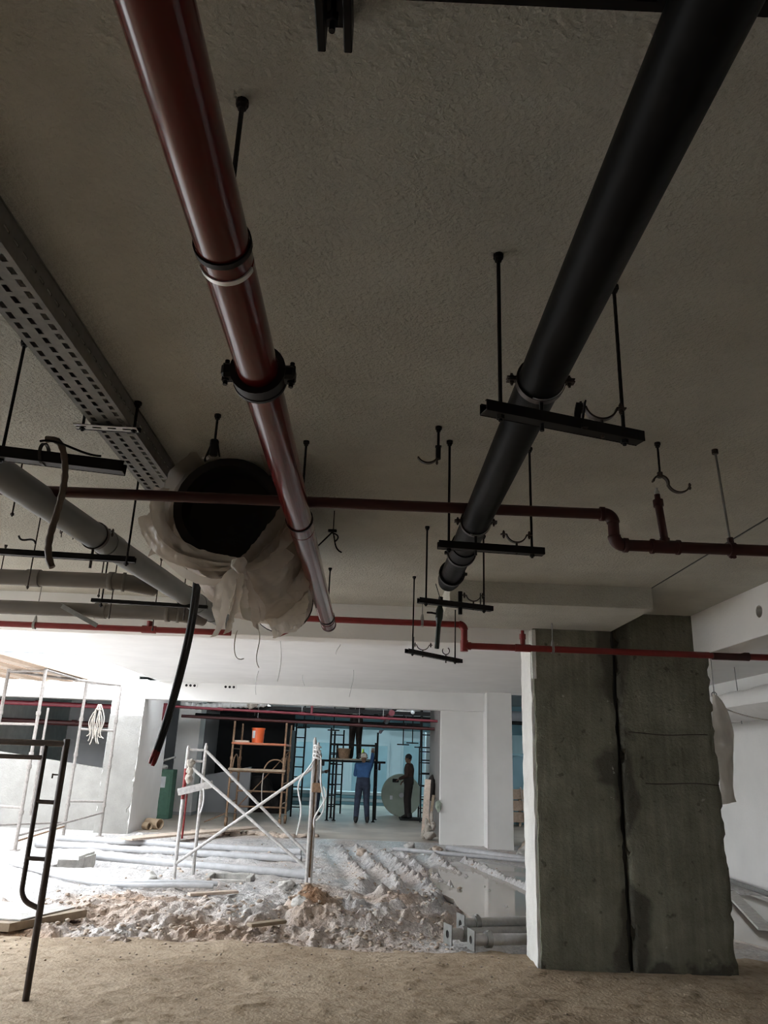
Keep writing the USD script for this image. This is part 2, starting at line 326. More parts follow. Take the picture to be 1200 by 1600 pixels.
def single(name, label, category, mesh, material, group=None, kind=None, smooth=35, uv=None):
    """a thing that is one mesh"""
    m = cat(mesh) if isinstance(mesh, (list, tuple)) else mesh
    m = m.copy()
    loc = np.array([m.bounds[:, 0].mean(), m.bounds[:, 1].mean(), m.bounds[0, 2]])
    m.apply_translation(-loc)
    path = numbered('/World/' + name)
    p = usdkit.mesh(stage, path, m, MATS[material], smooth=smooth)
    UsdGeom.Xformable(p).AddTranslateOp().Set(Gf.Vec3d(*map(float, loc)))
    tag(p.GetPrim(), label=label, category=category, group=group, kind=kind)
    return path, loc
# ================================================================== THE SETTING
def struct(name, label, category, mesh, material):
    return single(name, label, category, mesh, material, kind='structure')
# near hall: sprayed ceiling in two pours with an open joint between them
struct('ceiling', 'rough sprayed grey ceiling over the near hall, left of the joint', 'ceiling', box((-6.6, -4, 2.925), (2.20, 7.2, 3.2), 0.002), 'sprayed_ceiling')
struct('ceiling', 'rough sprayed grey ceiling strip right of the straight dark joint', 'ceiling', box((2.224, -4, 2.925), (6.6, 7.2, 3.2), 0.002), 'sprayed_ceiling')
struct('trim_1', 'straight dark movement joint across the ceiling beside the concrete column', 'joint', box((2.198, -4, 2.932), (2.226, 7.2, 3.1), 0.001), 'black_rubber')
# middle bay: closed right of x = -4.4, open to the sky left of it
struct('ceiling', 'white plastered ceiling over the muddy middle bay', 'ceiling', box((-4.42, 7.2, 2.965), (6.6, 16.35, 3.25), 0.004), 'white_plaster')
# far hall
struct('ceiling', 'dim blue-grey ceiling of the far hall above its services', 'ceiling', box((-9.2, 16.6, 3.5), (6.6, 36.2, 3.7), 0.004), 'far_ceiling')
struct('trim_2', 'long downstand beam spanning behind the red sprinkler pipe', 'beam', box((-9.2, 6.98, 2.6), (1.47, 7.25, 2.93), 0.006), 'white_plaster')
struct('trim_3', 'shallow dropped ceiling panel against the concrete column', 'dropped panel', box((0.60, 5.83, 2.752), (2.203, 6.98, 2.93), 0.004), 'sprayed_ceiling')
hole = trimesh.creation.cylinder(radius=0.048, height=0.16, sections=28); hole.apply_transform(trimesh.transformations.rotation_matrix(PI / 2, (0, 1, 0))); hole.apply_translation((2.95, 5.66, 2.735))
bm = trimesh.boolean.difference([box((2.95, -4, 2.545), (3.22, 6.92, 2.93), 0.004), hole], engine='manifold')
bm3 = struct('trim_4', 'white beam at the right with a round sleeve hole', 'beam', bm, 'white_plaster')
part(bm3, 'sleeve_hole', rot(trimesh.creation.cylinder(radius=0.0475, height=0.01, sections=28), PI / 2, (0, 1, 0)).apply_translation((3.02, 5.66, 2.735)), 'dark_void', 'dark round hole')
# floors
gx = np.r_[np.linspace(-6.6, -3.2, 24), np.linspace(-3.1, 3.3, 150), np.linspace(3.4, 5.8, 18)]
gy = np.r_[np.linspace(-4, 3.5, 30), np.linspace(3.6, 7.62, 110)]
X, Y = np.meshgrid(gx, gy, indexing='ij')
edge_y = 7.42 + 0.22 * (meshkit.fbm(np.stack([gx * 1.3, gx * 0, gx * 0], -1), 4, 3) - 0.5) * 2
Yw = np.minimum(Y, edge_y[:, None])
Z = 0.012 * (meshkit.fbm(np.stack([X * 2, Yw * 2, X * 0], -1), 4, 5) - 0.5) - 0.06 * np.clip((Y - edge_y[:, None]) / 0.15, 0, 1)
Z = np.where((Y > 3.5), Z + 0.016 * np.maximum(0, meshkit.fbm(np.stack([X * 9, Yw * 9, X * 0], -1), 3, 9) - 0.56) * 4, Z)
struct('floor', 'dusty tan concrete slab in the foreground', 'floor', grid_mesh(np.stack([X, Y, Z], -1)), 'dusty_slab')
struct('floor', 'pale concrete floor of the far hall', 'floor', box((-9.2, 16.75, -0.3), (6.6, 36.2, 0.0), 0.01), 'far_floor')
# churned middle ground: heaps near the slab edge, curved wheel ruts, sunken wet hollows
tracks = [[(1.22, 15.0), (1.36, 13.6), (1.62, 12.05), (1.74, 10.6), (1.70, 9.7), (1.52, 9.15), (1.2, 8.75)],
          [(0.60, 15.0), (0.85, 13.6), (1.10, 12.1), (1.32, 11.0), (1.36, 10.2), (1.22, 9.75), (0.9, 9.5), (0.3, 9.35), (-0.5, 9.4)],
          [(0.34, 15.0), (0.62, 13.4), (0.84, 12.0), (0.98, 11.1), (0.95, 10.5), (0.72, 10.1), (0.3, 9.95)],
          [(-0.14, 15.8), (0.10, 14.0), (0.34, 12.3), (0.50, 11.2), (0.46, 10.7), (0.25, 10.4)],
          [(-0.4, 15.6), (-0.22, 13.6), (-0.02, 12.2), (0.08, 11.3), (0.0, 10.8)],
          [(1.75, 14.2), (2.05, 12.6), (2.3, 11.2), (2.38, 10.2), (2.3, 9.4), (2.1, 8.8)],
          [(-0.7, 8.95), (0.1, 8.85), (0.8, 8.92), (1.25, 9.15), (1.5, 9.55)],
          [(-0.5, 8.42), (0.2, 8.35), (0.75, 8.45), (1.15, 8.68)],
          [(-0.3, 7.98), (0.15, 7.95), (0.55, 8.08)]]
def dist_to(poly, X, Y):
    p = spline([(a, b, 0) for a, b in poly], 60)[:, :2]
    d = np.full(X.shape, 1e9)
    for a, b in zip(p[:-1], p[1:]):
        ab = b - a; t = np.clip(((X - a[0]) * ab[0] + (Y - a[1]) * ab[1]) / (ab @ ab), 0, 1)
        d = np.minimum(d, np.hypot(X - a[0] - t * ab[0], Y - a[1] - t * ab[1]))
    return d
def bump2(X, Y, cx, cy, sx, sy):
    return np.exp(-((X - cx) / sx) ** 2 - ((Y - cy) / sy) ** 2)
def mud_height(X, Y):
    q = np.stack([X, Y, 0 * X], -1)
    f1 = meshkit.fbm(q * 1.1, 4, 21) - 0.5; f2 = meshkit.fbm(q * 5.0, 4, 33) - 0.5; f3 = meshkit.fbm(q * 17.0, 3, 41) - 0.5
    near = np.clip((10.6 - Y) / 2.5, 0, 1) * np.clip((0.25 - X) / 0.7, 0, 1)
    z = -0.015 + 0.07 * f1 + 0.05 * f2 + 0.03 * f3 + near * (0.11 * f2 + 0.075 * f3)
    # banked spoil along the edge of the slab
    z += 0.13 * bump2(X, Y, -1.5, 8.55, 1.15, 0.55) + 0.20 * bump2(X, Y, -0.52, 8.75, 0.22, 0.30) + 0.05 * bump2(X, Y, -0.1, 8.25, 0.5, 0.35) + 0.10 * bump2(X, Y, -0.75, 10.25, 0.35, 0.22) + 0.09 * bump2(X, Y, -2.0, 10.3, 0.5, 0.3)
    z += 0.05 * bump2(X, Y, -3.2, 9.4, 1.0, 0.6)
    inside = np.clip((Y - 7.8) / 0.4, 0, 1)
    for k, t in enumerate(tracks):
        d = dist_to(t, X, Y) + 0.10 * f2
        h = (0.075, 0.08, 0.07, 0.065, 0.05, 0.06, 0.065, 0.055, 0.045)[k]
        z += inside * (h * np.exp(-(d / 0.07) ** 2) * (1 + 1.6 * f2 + 1.8 * f3) - 0.045 * np.exp(-((d - 0.24) / 0.11) ** 2))
    # sunken hollows that hold water
    z -= 0.12 * np.clip(bump2(X, Y, 2.25, 11.8, 1.0, 2.3) * 1.7, 0, 1) * (1 - 0.8 * np.exp(-(dist_to(tracks[5], X, Y) / 0.10) ** 2))
    z -= 0.09 * np.clip(bump2(X, Y, 1.45, 9.9, 0.26, 0.9) * 1.8, 0, 1)
    z -= 0.10 * np.clip(bump2(X, Y, 4.6, 10.4, 1.4, 2.4) * 1.6, 0, 1)
    # the trench among the pipes, left
    tr = np.clip(1.6 - np.maximum(np.abs(X + 3.55) / 0.62, np.abs(Y - 12.25) / 0.50) * 1.3, 0, 1)
    z -= 0.38 * np.clip(tr * 2.2, 0, 1)
    pit = np.clip(1.5 - np.maximum(np.abs(X + 1.73) / 0.22, np.abs(Y - 11.0) / 0.17), 0, 1)
    z = z * (1 - np.clip(pit * 3, 0, 1)) - 0.30 * np.clip(pit * 3, 0, 1)
    z -= 0.055 * np.clip((7.75 - Y) / 0.5, 0, 1)
    far = np.clip((Y - 15.8) / 0.9, 0, 1)
    return z * (1 - far) + far * -0.004
mx = np.r_[np.linspace(-9.1, -5.0, 60), np.linspace(-4.95, -2.8, 55), np.linspace(-2.77, 2.6, 210), np.linspace(2.65, 5.8, 70)]
my = np.r_[np.linspace(7.12, 10.6, 130), np.linspace(10.64, 17.0, 130)]
X, Y = np.meshgrid(mx, my, indexing='ij')
Z = mud_height(X, Y)
q = np.stack([X, Y, 0 * X], -1)
soil = 0.10 + 0.30 * (np.clip((9.4 - Y) / 1.3, 0, 1) * np.clip((1.2 - X) / 0.7, 0, 1)) + 0.9 * (meshkit.fbm(q * 0.9, 4, 77) - 0.52)
soil += 0.45 * bump2(X, Y, -0.52, 8.8, 0.3, 0.32) + 0.35 * bump2(X, Y, -2.4, 9.1, 0.8, 0.25) + 0.30 * bump2(X, Y, 0.55, 9.9, 0.3, 0.5) + 0.25 * bump2(X, Y, 1.35, 9.5, 0.25, 0.4) - 0.25 * bump2(X, Y, -4.5, 11.5, 2.0, 2.5) - 0.40 * bump2(X, Y, 1.1, 7.9, 0.6, 0.3) + 0.28 * bump2(X, Y, 1.15, 9.75, 0.22, 0.25) + 0.25 * bump2(X, Y, -0.55, 10.2, 0.12, 0.6) + 0.22 * bump2(X, Y, 0.2, 8.65, 0.7, 0.12) - 0.12 * np.clip((Y - 10) / 2, 0, 1)
mud = grid_mesh(np.stack([X, Y, Z], -1))
mp, _ = single('mud', 'churned wet mud with curved wheel ruts and spoil between the two halls', 'mud', mud, 'wet_mud', kind='stuff', smooth=True)
pv = UsdGeom.PrimvarsAPI(stage.GetPrimAtPath(mp)).CreatePrimvar('soil', Sdf.ValueTypeNames.FloatArray, 'vertex')
pv.Set(Vt.FloatArray.FromNumpy(np.clip(soil, 0, 1).ravel().astype(np.float32)))
def ground(x, y):
    return float(mud_height(np.array([[float(x)]]), np.array([[float(y)]]))[0, 0])
def puddle(label, cx, cy, sx, sy, z, seed):
    a = np.linspace(0, 2 * PI, 48, endpoint=False)
    r = 0.85 + 0.3 * meshkit.noise(np.stack([np.cos(a) * 1.5, np.sin(a) * 1.5, a * 0 + seed], -1), seed)
    v = [(cx, cy, z)] + [(cx + sx * k * math.cos(t), cy + sy * k * math.sin(t), z) for k, t in zip(r, a)]
    top = np.array(v); bot = top - [0, 0, 0.05]; n = len(a)
    f = [[0, 1 + i, 1 + (i + 1) % n] for i in range(n)] + [[n + 1, n + 2 + (i + 1) % n, n + 2 + i] for i in range(n)]
    for i in range(n):
        j = (i + 1) % n; f += [[1 + i, n + 2 + i, n + 2 + j], [1 + i, n + 2 + j, 1 + j]]
    single('puddle', label, 'puddle', trimesh.Trimesh(np.vstack([top, bot]), f, process=False), 'puddle_water')
puddle('muddy water pool mirroring the white wall beside the concrete column', 2.1, 11.7, 1.15, 2.5, -0.052, 3)
puddle('muddy puddle inside the wheel rut in front of the larger pool', 1.43, 9.95, 0.28, 0.95, -0.047, 5)
puddle('still water under the right wall, behind the concrete column', 4.55, 10.5, 1.25, 2.5, -0.07, 8)

OP = (2.4, 6.4, 0.7, 2.65)                                     # the side opening: y from, to, sill, head
# walls of the middle bay
hdr = struct('trim_5', 'white beam over the wide opening to the far hall', 'beam', box((-4.68, 16.28, 2.60), (2.44, 16.62, 2.975), 0.006), 'white_plaster')
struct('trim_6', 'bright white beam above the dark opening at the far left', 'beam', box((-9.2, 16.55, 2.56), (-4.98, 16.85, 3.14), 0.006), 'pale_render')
struct('wall_far', 'smooth white wall panel right of the wide opening', 'wall', box((1.535, 16.45, -0.1), (2.46, 16.62, 2.61), 0.006), 'white_plaster')
struct('wall_far', 'white wall closing the middle bay behind the concrete column', 'wall', box((3.32, 16.28, -0.2), (6.0, 16.62, 3.0), 0.006), 'white_plaster')
struct('wall_right', 'tall white wall at the right behind the concrete column', 'wall', box((5.8, -4.2, -0.3), (6.05, 16.7, 3.1), 0.005), 'white_plaster')
struct('wall_left', 'white outer wall along the left of the muddy bay', 'wall', box((-9.4, 6.9, -0.3), (-9.15, 36.2, 3.6), 0.005), 'rough_white')
wl = thing('wall_left', 'grey side wall of the near hall with a wide unglazed opening', 'wall', (-6.7, 1.4, 0), kind='structure')
for lo, hi in (((-6.8, -4.2, -0.05), (-6.55, OP[0], 3.2)), ((-6.8, OP[1], -0.05), (-6.55, 7.0, 3.2)), ((-6.8, OP[0], -0.05), (-6.55, OP[1], OP[2])), ((-6.8, OP[0], OP[3]), (-6.55, OP[1], 3.2))):
    part(wl, 'masonry', box(lo, hi, 0.005), 'grey_plaster')
struct('ground', 'pale open ground outside the building', 'ground', box((-60, -40, -0.4), (-9.5, 60, -0.3), 0.01), 'concrete_piece')
struct('ground', 'pale strip of open ground along the near hall', 'ground', box((-9.5, -40, -0.4), (-6.9, 6.8, -0.3), 0.01), 'concrete_piece')
struct('wall_parapet', 'bright white parapet wall above the beam at the far left', 'wall', box((-9.2, 16.75, 3.1), (-4.4, 16.95, 4.3), 0.005), 'white_plaster')
struct('wall_front', 'grey wall joining the two left side walls', 'wall', box((-9.2, 6.9, -0.05), (-6.5, 7.1, 3.0), 0.005), 'grey_plaster')
struct('wall_back', 'grey wall closing the near hall behind the viewer', 'wall', box((-6.8, -4.25, -0.05), (6.05, -4.0, 3.2), 0.005), 'grey_plaster')
# sloping low wall under the dark opening on the left
lw = hull([(x, y, z) for y in (16.72, 16.92) for x, zs in ((-9.15, (-0.2, 1.62)), (-5.3, (-0.2, 1.17))) for z in zs])
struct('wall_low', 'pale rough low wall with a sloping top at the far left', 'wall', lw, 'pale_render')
# far hall shell
struct('wall_rear', 'pale blue rear wall of the far hall', 'wall', box((-9.2, 34.5, -0.1), (6.6, 34.8, 3.6), 0.005), 'far_white')
struct('wall_rear', 'grey partition wall at the left of the far hall', 'wall', box((-9.2, 26.0, -0.02), (-4.75, 26.25, 3.6), 0.005), 'far_grey')
struct('wall_side', 'brown-grey side partition just inside the wide opening', 'wall', box((1.64, 16.62, -0.02), (1.78, 20.6, 3.5), 0.005), 'partition_grey')
struct('wall_side', 'right outer wall of the far hall', 'wall', box((6.3, 16.6, -0.02), (6.55, 34.6, 3.6), 0.005), 'far_white')
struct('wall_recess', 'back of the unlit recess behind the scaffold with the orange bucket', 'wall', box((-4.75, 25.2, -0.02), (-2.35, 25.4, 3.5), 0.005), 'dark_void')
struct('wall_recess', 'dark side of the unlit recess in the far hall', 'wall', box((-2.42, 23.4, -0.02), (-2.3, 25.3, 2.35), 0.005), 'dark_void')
struct('trim_7', 'long cross beam under the ceiling of the far hall', 'beam', box((-9.2, 27.0, 2.55), (6.3, 27.4, 3.5), 0.01), 'far_blue')
struct('trim_8', 'second cross beam deeper in the far hall', 'beam', box((-9.2, 31.0, 2.75), (6.3, 31.4, 3.5), 0.01), 'far_blue')

# columns
col = thing('concrete_column', 'large bare grey-green concrete column with a dark central joint and damp stains', 'column', (2.25, 7.1, 0))
def rough_block(lo, hi, seed, amp, edge_amp, step=0.045):
    """a cast block with worn, uneven faces and chipped arrises"""
    lo, hi = np.array(lo, float), np.array(hi, float)
    m = trimesh.creation.box(extents=hi - lo); m.apply_translation((lo + hi) / 2)
    n = np.maximum(1, np.ceil((hi - lo) / step)).astype(int)
    faces = []
    for ax in range(3):
        u, w = [(1, 2), (2, 0), (0, 1)][ax]
        for s in (0, 1):
            A, B = np.meshgrid(np.linspace(lo[u], hi[u], n[u] + 1), np.linspace(lo[w], hi[w], n[w] + 1), indexing='ij')
            P = np.zeros(A.shape + (3,)); P[..., u] = A; P[..., w] = B; P[..., ax] = (lo, hi)[s][ax]
            g = grid_mesh(P)
            if s == 0: g.faces = g.faces[:, ::-1]
            faces.append(g)
    g = trimesh.util.concatenate(faces); v = g.vertices.copy()
    near = np.stack([np.minimum(v[:, k] - lo[k], hi[k] - v[:, k]) < 1e-6 for k in range(3)], 1).sum(1)
    c = (lo + hi) / 2
    f = meshkit.fbm(v * 6, 4, seed) - 0.5; e = np.maximum(0, meshkit.fbm(v * 9 + 3, 3, seed + 5) - 0.47)
    d = np.sign(v - c) * (np.abs(v - c) > (hi - lo) / 2 - 1e-6)
    d[:, 2] = 0
    v += d * (amp * f - np.where(near >= 2, edge_amp * e, 0))[:, None]
    g.vertices = v; g.merge_vertices()
    return g
half = part(col, 'column_half', rough_block((1.478, 6.90, -0.05), (2.196, 7.36, 2.755), 3, 0.008, 0.05), 'column_concrete')
part(col, 'column_half', rough_block((2.228, 6.90, -0.05), (3.075, 7.42, 2.925), 8, 0.010, 0.13), 'column_concrete')
part(col, 'joint_filler', box((2.190, 6.945, -0.05), (2.234, 7.34, 2.92), 0.002), 'black_rubber', 'dark vertical joint filler')
part(col, 'plaster_coat', rough_block((1.455, 6.93, -0.04), (1.482, 7.38, 2.74), 12, 0.006, 0.03), 'rough_white', 'white plaster on the left side')
part(col, 'plaster_lip', rough_block((1.462, 6.893, 2.30), (1.50, 6.93, 2.74), 15, 0.004, 0.02), 'rough_white')
for k, (z, x0, x1) in enumerate(((1.86, 2.30, 3.0), (1.45, 2.42, 3.06))):
    P = np.array([[x, 6.8985 - 0.003, z + 0.008 * math.sin(x * 9 + k)] for x in np.linspace(x0, x1, 14)])
    part(col, 'formwork_line', tube(P, 0.0045, 6), 'dark_bronze', 'thin dark formwork seam')
wc = thing('plastered_column', 'rough white plastered column standing at the left end of the low wall', 'column', (-5.0, 17.5, 0))
part(wc, 'shaft', rough_block((-5.36, 16.38, -0.1), (-4.68, 18.5, 3.0), 21, 0.012, 0.04, 0.10), 'white_plaster')
part(wc, 'rough_patch', rough_block((-5.36, 16.365, -0.1), (-4.69, 16.39, 2.25), 25, 0.006, 0.10, 0.08), 'pale_render', 'coarser render on the lower front')
pc = thing('pale_column', 'plain pale column just inside the far hall, left of the bucket scaffold', 'column', (-4.85, 21.8, 0))
part(pc, 'shaft', box((-5.17, 21.5, 0), (-4.56, 22.15, 3.5), 0.01), 'white_plaster'); part(pc, 'plinth', box((-5.19, 21.48, 0), (-4.54, 22.17, 0.08), 0.01), 'far_grey')
bc = thing('blue_column', 'slim light blue column behind the person in dark clothes', 'column', (2.45, 27.8, 0))
part(bc, 'shaft', box((2.05, 27.4, 0), (2.5, 27.9, 3.4), 0.01), 'far_white'); part(bc, 'skirting', box((2.03, 27.38, 0), (2.52, 27.92, 0.1), 0.01), 'far_blue')
pier = thing('wall_pier', 'white pier projecting in front of the wall panel, left of the narrow dark gap', 'pier', (2.68, 16.2, 0))
part(pier, 'shaft', box((2.43, 15.95, -0.15), (2.94, 16.62, 2.975), 0.008), 'white_plaster'); part(pier, 'corner_bead', box((2.424, 15.944, -0.05), (2.446, 15.966, 2.97), 0.002), 'white_plaster', 'straight corner bead')
# ================================================================== OVERHEAD SERVICES IN THE NEAR HALL
CZ = 2.925                                                      # ceiling level
def bolt(p, axis, r=0.006, L=0.02):
    p = np.asarray(p, float); a = np.asarray(axis, float); a /= np.linalg.norm(a)
    return cat(cyl(p - a * L / 2, p + a * L / 2, r * 0.6, 8), cyl(p - a * L * 0.35, p - a * L * 0.1, r, 6), cyl(p + a * L * 0.1, p + a * L * 0.35, r, 6))
def rod_parts(t, x, y, z0, z1=CZ, r=0.005, m='black_steel', dx=0.0, name='rod'):
    """threaded rod with its anchor at the ceiling and a nut below"""
    top = np.array([x, y, z1]); bot = np.array([x + dx, y, z0])
    a = part(t, name, cyl(bot, top + [0, 0, 0.01], r, 8), m)
    part(a, 'anchor', [cyl(top - [0, 0, 0.012], top + [0, 0, 0.004], r * 2.6, 10), cyl(top - [0, 0, 0.022], top - [0, 0, 0.012], r * 1.9, 6)], m)
    part(a, 'nut', cyl(bot + [0, 0, 0.006], bot + [0, 0, 0.018], r * 2.0, 6), m)
    return a
def channel(p0, p1, w=0.041, h=0.030, m=None):
    """slotted strut channel, open side up"""
    p0, p1 = np.asarray(p0, float), np.asarray(p1, float)
    t = (p1 - p0) / np.linalg.norm(p1 - p0); s = np.cross(t, [0, 0, 1]); s /= np.linalg.norm(s); u = np.cross(s, t)
    out = [bar(p0 - u * (h - 0.003), p1 - u * (h - 0.003), w, 0.0035, 0.001)]
    for k in (-1, 1):
        out.append(bar(p0 + s * k * (w / 2 - 0.0015) - u * h / 2, p1 + s * k * (w / 2 - 0.0015) - u * h / 2, 0.003, h, 0.001))
        out.append(bar(p0 + s * k * (w / 2 - 0.005), p1 + s * k * (w / 2 - 0.005), 0.009, 0.003, 0.001))
    return cat(out)
def clamp(c, axis, r, band=0.02, m=0.004, ears=True):
    """full pipe band with bolted ears left and right"""
    c = np.asarray(c, float); t = np.asarray(axis, float); s = np.cross(t, [0, 0, 1]); s /= np.linalg.norm(s)
    out = [ring(c, axis, r + m, m / 2 + 0.001, band)]
    if ears:
        for k in (-1, 1):
            e = c + s * k * (r + 0.018)
            out += [box(e - [0.014, band / 2, 0.006], e + [0.014, band / 2, -0.002], 0.001), box(e - [0.014, band / 2, -0.002], e + [0.014, band / 2, 0.006], 0.001), bolt(e, (0, 0, 1), 0.006, 0.035)]
    return cat(out)
def half_clamp(c, axis, r, a0=-1.5, a1=1.5, stem=0.03):
    """open lower half of a pipe band on its stem, waiting for a pipe"""
    c = np.asarray(c, float); s = np.cross(axis, [0, 0, 1]); s = s / np.linalg.norm(s)
    out = [ring(c, axis, r, 0.0025, 0.018, a0, a1), cyl(c - [0, 0, r + stem], c - [0, 0, r - 0.002], 0.005, 8)]
    for a in (a0, a1):
        d = c + r * (math.cos(a) * np.array([0, 0, -1.0]) + math.sin(a) * np.cross(axis, [0, 0, -1.0]))
        sg = 1 if (d - c) @ np.cross(axis, [0, 0, -1.0]) > 0 else -1
        e = d + np.cross(axis, [0, 0, -1.0]) * sg * 0.012
        out += [box(e - [0.014, 0.009, 0.002], e + [0.014, 0.009, 0.002], 0.0008), bolt(e, (0, 0, 1), 0.006, 0.035)]
    return cat(out)

# ---- thick red pipe, running away along the hall, in three lengths
RX, RZ, RR = -0.339, 2.55, 0.056
red = thing('red_pipe', 'thick glossy dark red pipe running away overhead with a bolted coupling', 'pipe', (RX, 2.2, RZ))
for y0, y1 in ((-1.6, 1.365), (1.375, 1.868), (1.872, 3.33), (3.34, 5.93)):
    part(red, 'pipe_length', pipe((RX, y0, RZ), (RX, y1, RZ), RR, 48, 0.004), 'red_gloss')
part(red, 'joint_strip', ring((RX, 1.372, RZ), (0, 1, 0), RR + 0.001, 0.0022, 0.014, -1.25, 1.25), 'copper_strip', 'pale strip round the pipe joint')
cp = part(red, 'coupling', [ring((RX, 1.87, RZ), (0, 1, 0), RR + 0.008, 0.010, 0.055), ring((RX, 1.845, RZ), (0, 1, 0), RR + 0.012, 0.008, 0.012), ring((RX, 1.895, RZ), (0, 1, 0), RR + 0.012, 0.008, 0.012)], 'black_steel', 'black grooved coupling')
for k in (-1, 1):
    part(cp, 'lug', box((RX + k * (RR + 0.004), 1.845, RZ - 0.02), (RX + k * (RR + 0.045), 1.895, RZ + 0.02), 0.008), 'black_steel')
    part(cp, 'bolt', [bolt((RX + k * (RR + 0.034), 1.87, RZ), (0, 0, 1), 0.011, 0.075)], 'black_steel')
part(red, 'end_band', ring((RX, 5.70, RZ), (0, 1, 0), RR + 0.001, 0.002, 0.01), 'dark_red'); part(red, 'end_band', ring((RX, 5.915, RZ), (0, 1, 0), RR, 0.003, 0.03), 'dark_red')
for k, (y, w) in enumerate(((1.315, 'nearest the viewer, behind the glossy red pipe'), (3.195, 'beside the wrapped duct, behind the red pipe'), (5.60, 'at the far open end of the thick red pipe'))):
    h = thing('pipe_hanger', f'ceiling rod and clevis loop {w}', 'hanger', (RX + 0.005, y, RZ), 'hangers of the thick red pipe')
    rod_parts(h, RX + 0.006, y, RZ + RR + 0.006, r=0.0055)
    part(h, 'pipe_loop', ring((RX, y, RZ), (0, 1, 0), RR + 0.003, 0.0018, 0.016), 'black_steel')

# ---- black pipe on its trapeze hangers
BX, BZ, BR = 0.434, 2.553, 0.061
blk = thing('black_pipe', 'thick black drain pipe running away overhead on trapeze hangers', 'pipe', (BX, 2.0, BZ))
part(blk, 'pipe_length', pipe((BX, -1.6, BZ), (BX, 3.72, BZ), BR, 48, 0.005), 'black_pipe')
part(blk, 'pipe_length', pipe((BX, 3.70, BZ), (BX, 4.30, BZ), BR - 0.003, 40, 0.005), 'black_pipe')
for a, b, g in ((3.50, 3.66, .006), (4.12, 4.24, .004)): part(blk, 'socket', pipe((BX, a, BZ), (BX, b, BZ), BR + g, 40, 0.008), 'black_pipe')
for y in (3.66, 4.10):
    r = part(blk, 'rubber_band', [ring((BX, y, BZ), (0, 1, 0), BR + 0.006, 0.006, 0.03)], 'black_rubber')
    part(r, 'screw_lug', box((BX - 0.085 if y < 4 else BX + 0.06, y - 0.012, BZ - 0.01), (BX - 0.06 if y < 4 else BX + 0.085, y + 0.012, BZ + 0.006), 0.003), 'black_rubber')
tz = [(0.268, 1.79, 0.735, 1.945, 2.452, 'nearest trapeze hanger under the black pipe, with an empty side clamp', 'a'),
      (0.27, 3.12, 0.735, 3.17, 2.452, 'second trapeze hanger under the black pipe, in front of its joints', 'b'),
      (0.27, 4.42, 0.735, 4.60, 2.475, 'third trapeze hanger at the cut end of the black pipe', 'c'),
      (0.27, 5.72, 0.735, 6.22, 2.355, 'small low trapeze hanger beyond the end of the black pipe, without a pipe', 'd')]
for x0, y0, x1, y1, z, lab, kd in tz:
    def on(x): return y0 + (y1 - y0) * (x - x0) / (x1 - x0)
    ax = np.array([-(y1 - y0), x1 - x0, 0]); ax /= np.linalg.norm(ax)
    h = thing('trapeze_hanger', lab, 'hanger', ((x0 + x1) / 2, on((x0 + x1) / 2), z - 0.03), 'trapeze hangers of the black pipe')
    part(h, 'strut_channel', channel((x0, y0, z), (x1, y1, z)), 'black_steel')
    for x in (0.316, 0.683):
        rod_parts(h, x, on(x), z - 0.045, r=0.0055)
    if kd in 'ab':
        part(h, 'pipe_clamp', clamp((BX, on(BX), BZ), (0, 1, 0), BR, 0.022), 'dark_bronze', 'band bolted round the pipe')
        part(h, 'clamp_lip', ring((BX, on(BX) - 0.013, BZ), (0, 1, 0), BR + 0.004, 0.0012, 0.004, -1.35, 0.4), 'copper_strip', 'bright edge of the band')
        part(h, 'clamp_stem', cyl((BX, on(BX), z - 0.05), (BX, on(BX), BZ - BR), 0.006, 8), 'black_steel')
    ex = 0.615 if kd != 'd' else 0.40
    part(h, 'empty_clamp', half_clamp((ex, on(ex), z + 0.065), (0, 1, 0), 0.045 if kd != 'd' else 0.05, -1.35, 1.35, 0.055), 'dark_bronze', 'open half clamp without a pipe')
    if kd == 'a':
        part(h, 'swung_clamp', [bar((0.545, on(.545) - .02, z - .03), (0.56, on(.56) - .02, z + 0.055), 0.018, 0.004), ring((0.553, on(.55) - .02, z + 0.02), (1, 0.1, 0), 0.045, 0.003, 0.018, -0.2, 2.6)], 'black_steel', 'half clamp swung down')
    if kd == 'c':
        part(h, 'swung_clamp', [bar((0.405, on(.40), z + 0.005), (0.375, on(.38), z + 0.10), 0.014, 0.003), bar((0.66, on(.66), z + .005), (0.66, on(.66), z + 0.075), 0.03, 0.004)], 'black_steel', 'half clamp standing up')
        part(h, 'cap_nut', cyl((0.53, on(.53), z - 0.07), (0.53, on(.53), z + 0.07), 0.013, 8), 'black_steel')
    if kd == 'd':
        part(h, 'side_clamp', [ring((0.60, on(.6), z + 0.045), (0, 1, 0), 0.028, 0.003, 0.016, -2.6, 2.2), cyl((0.60, on(.6), z - 0.05), (0.60, on(.6), z + 0.018), 0.005, 8)], 'dark_bronze')
        part(h, 'side_tab', bar((0.325, on(.325), z + 0.0), (0.325, on(.325), z + 0.10), 0.03, 0.004), 'black_steel')
vp = thing('valve_stub', 'thin dark green pipe stub with a valve hanging under the end of the black pipe', 'pipe', (0.40, 4.49, 2.19))
part(vp, 'pipe_length', pipe((0.409, 4.49, 2.50), (0.389, 4.49, 2.19), 0.014, 16, 0.003), 'green_ppr')
part(vp, 'valve_body', [cyl((0.404, 4.49, 2.42), (0.400, 4.49, 2.37), 0.022, 12), cyl((0.405, 4.49, 2.44), (0.404, 4.49, 2.42), 0.015, 12, 0.022), cyl((0.400, 4.49, 2.37), (0.398, 4.49, 2.34), 0.022, 12, 0.014)], 'green_ppr')
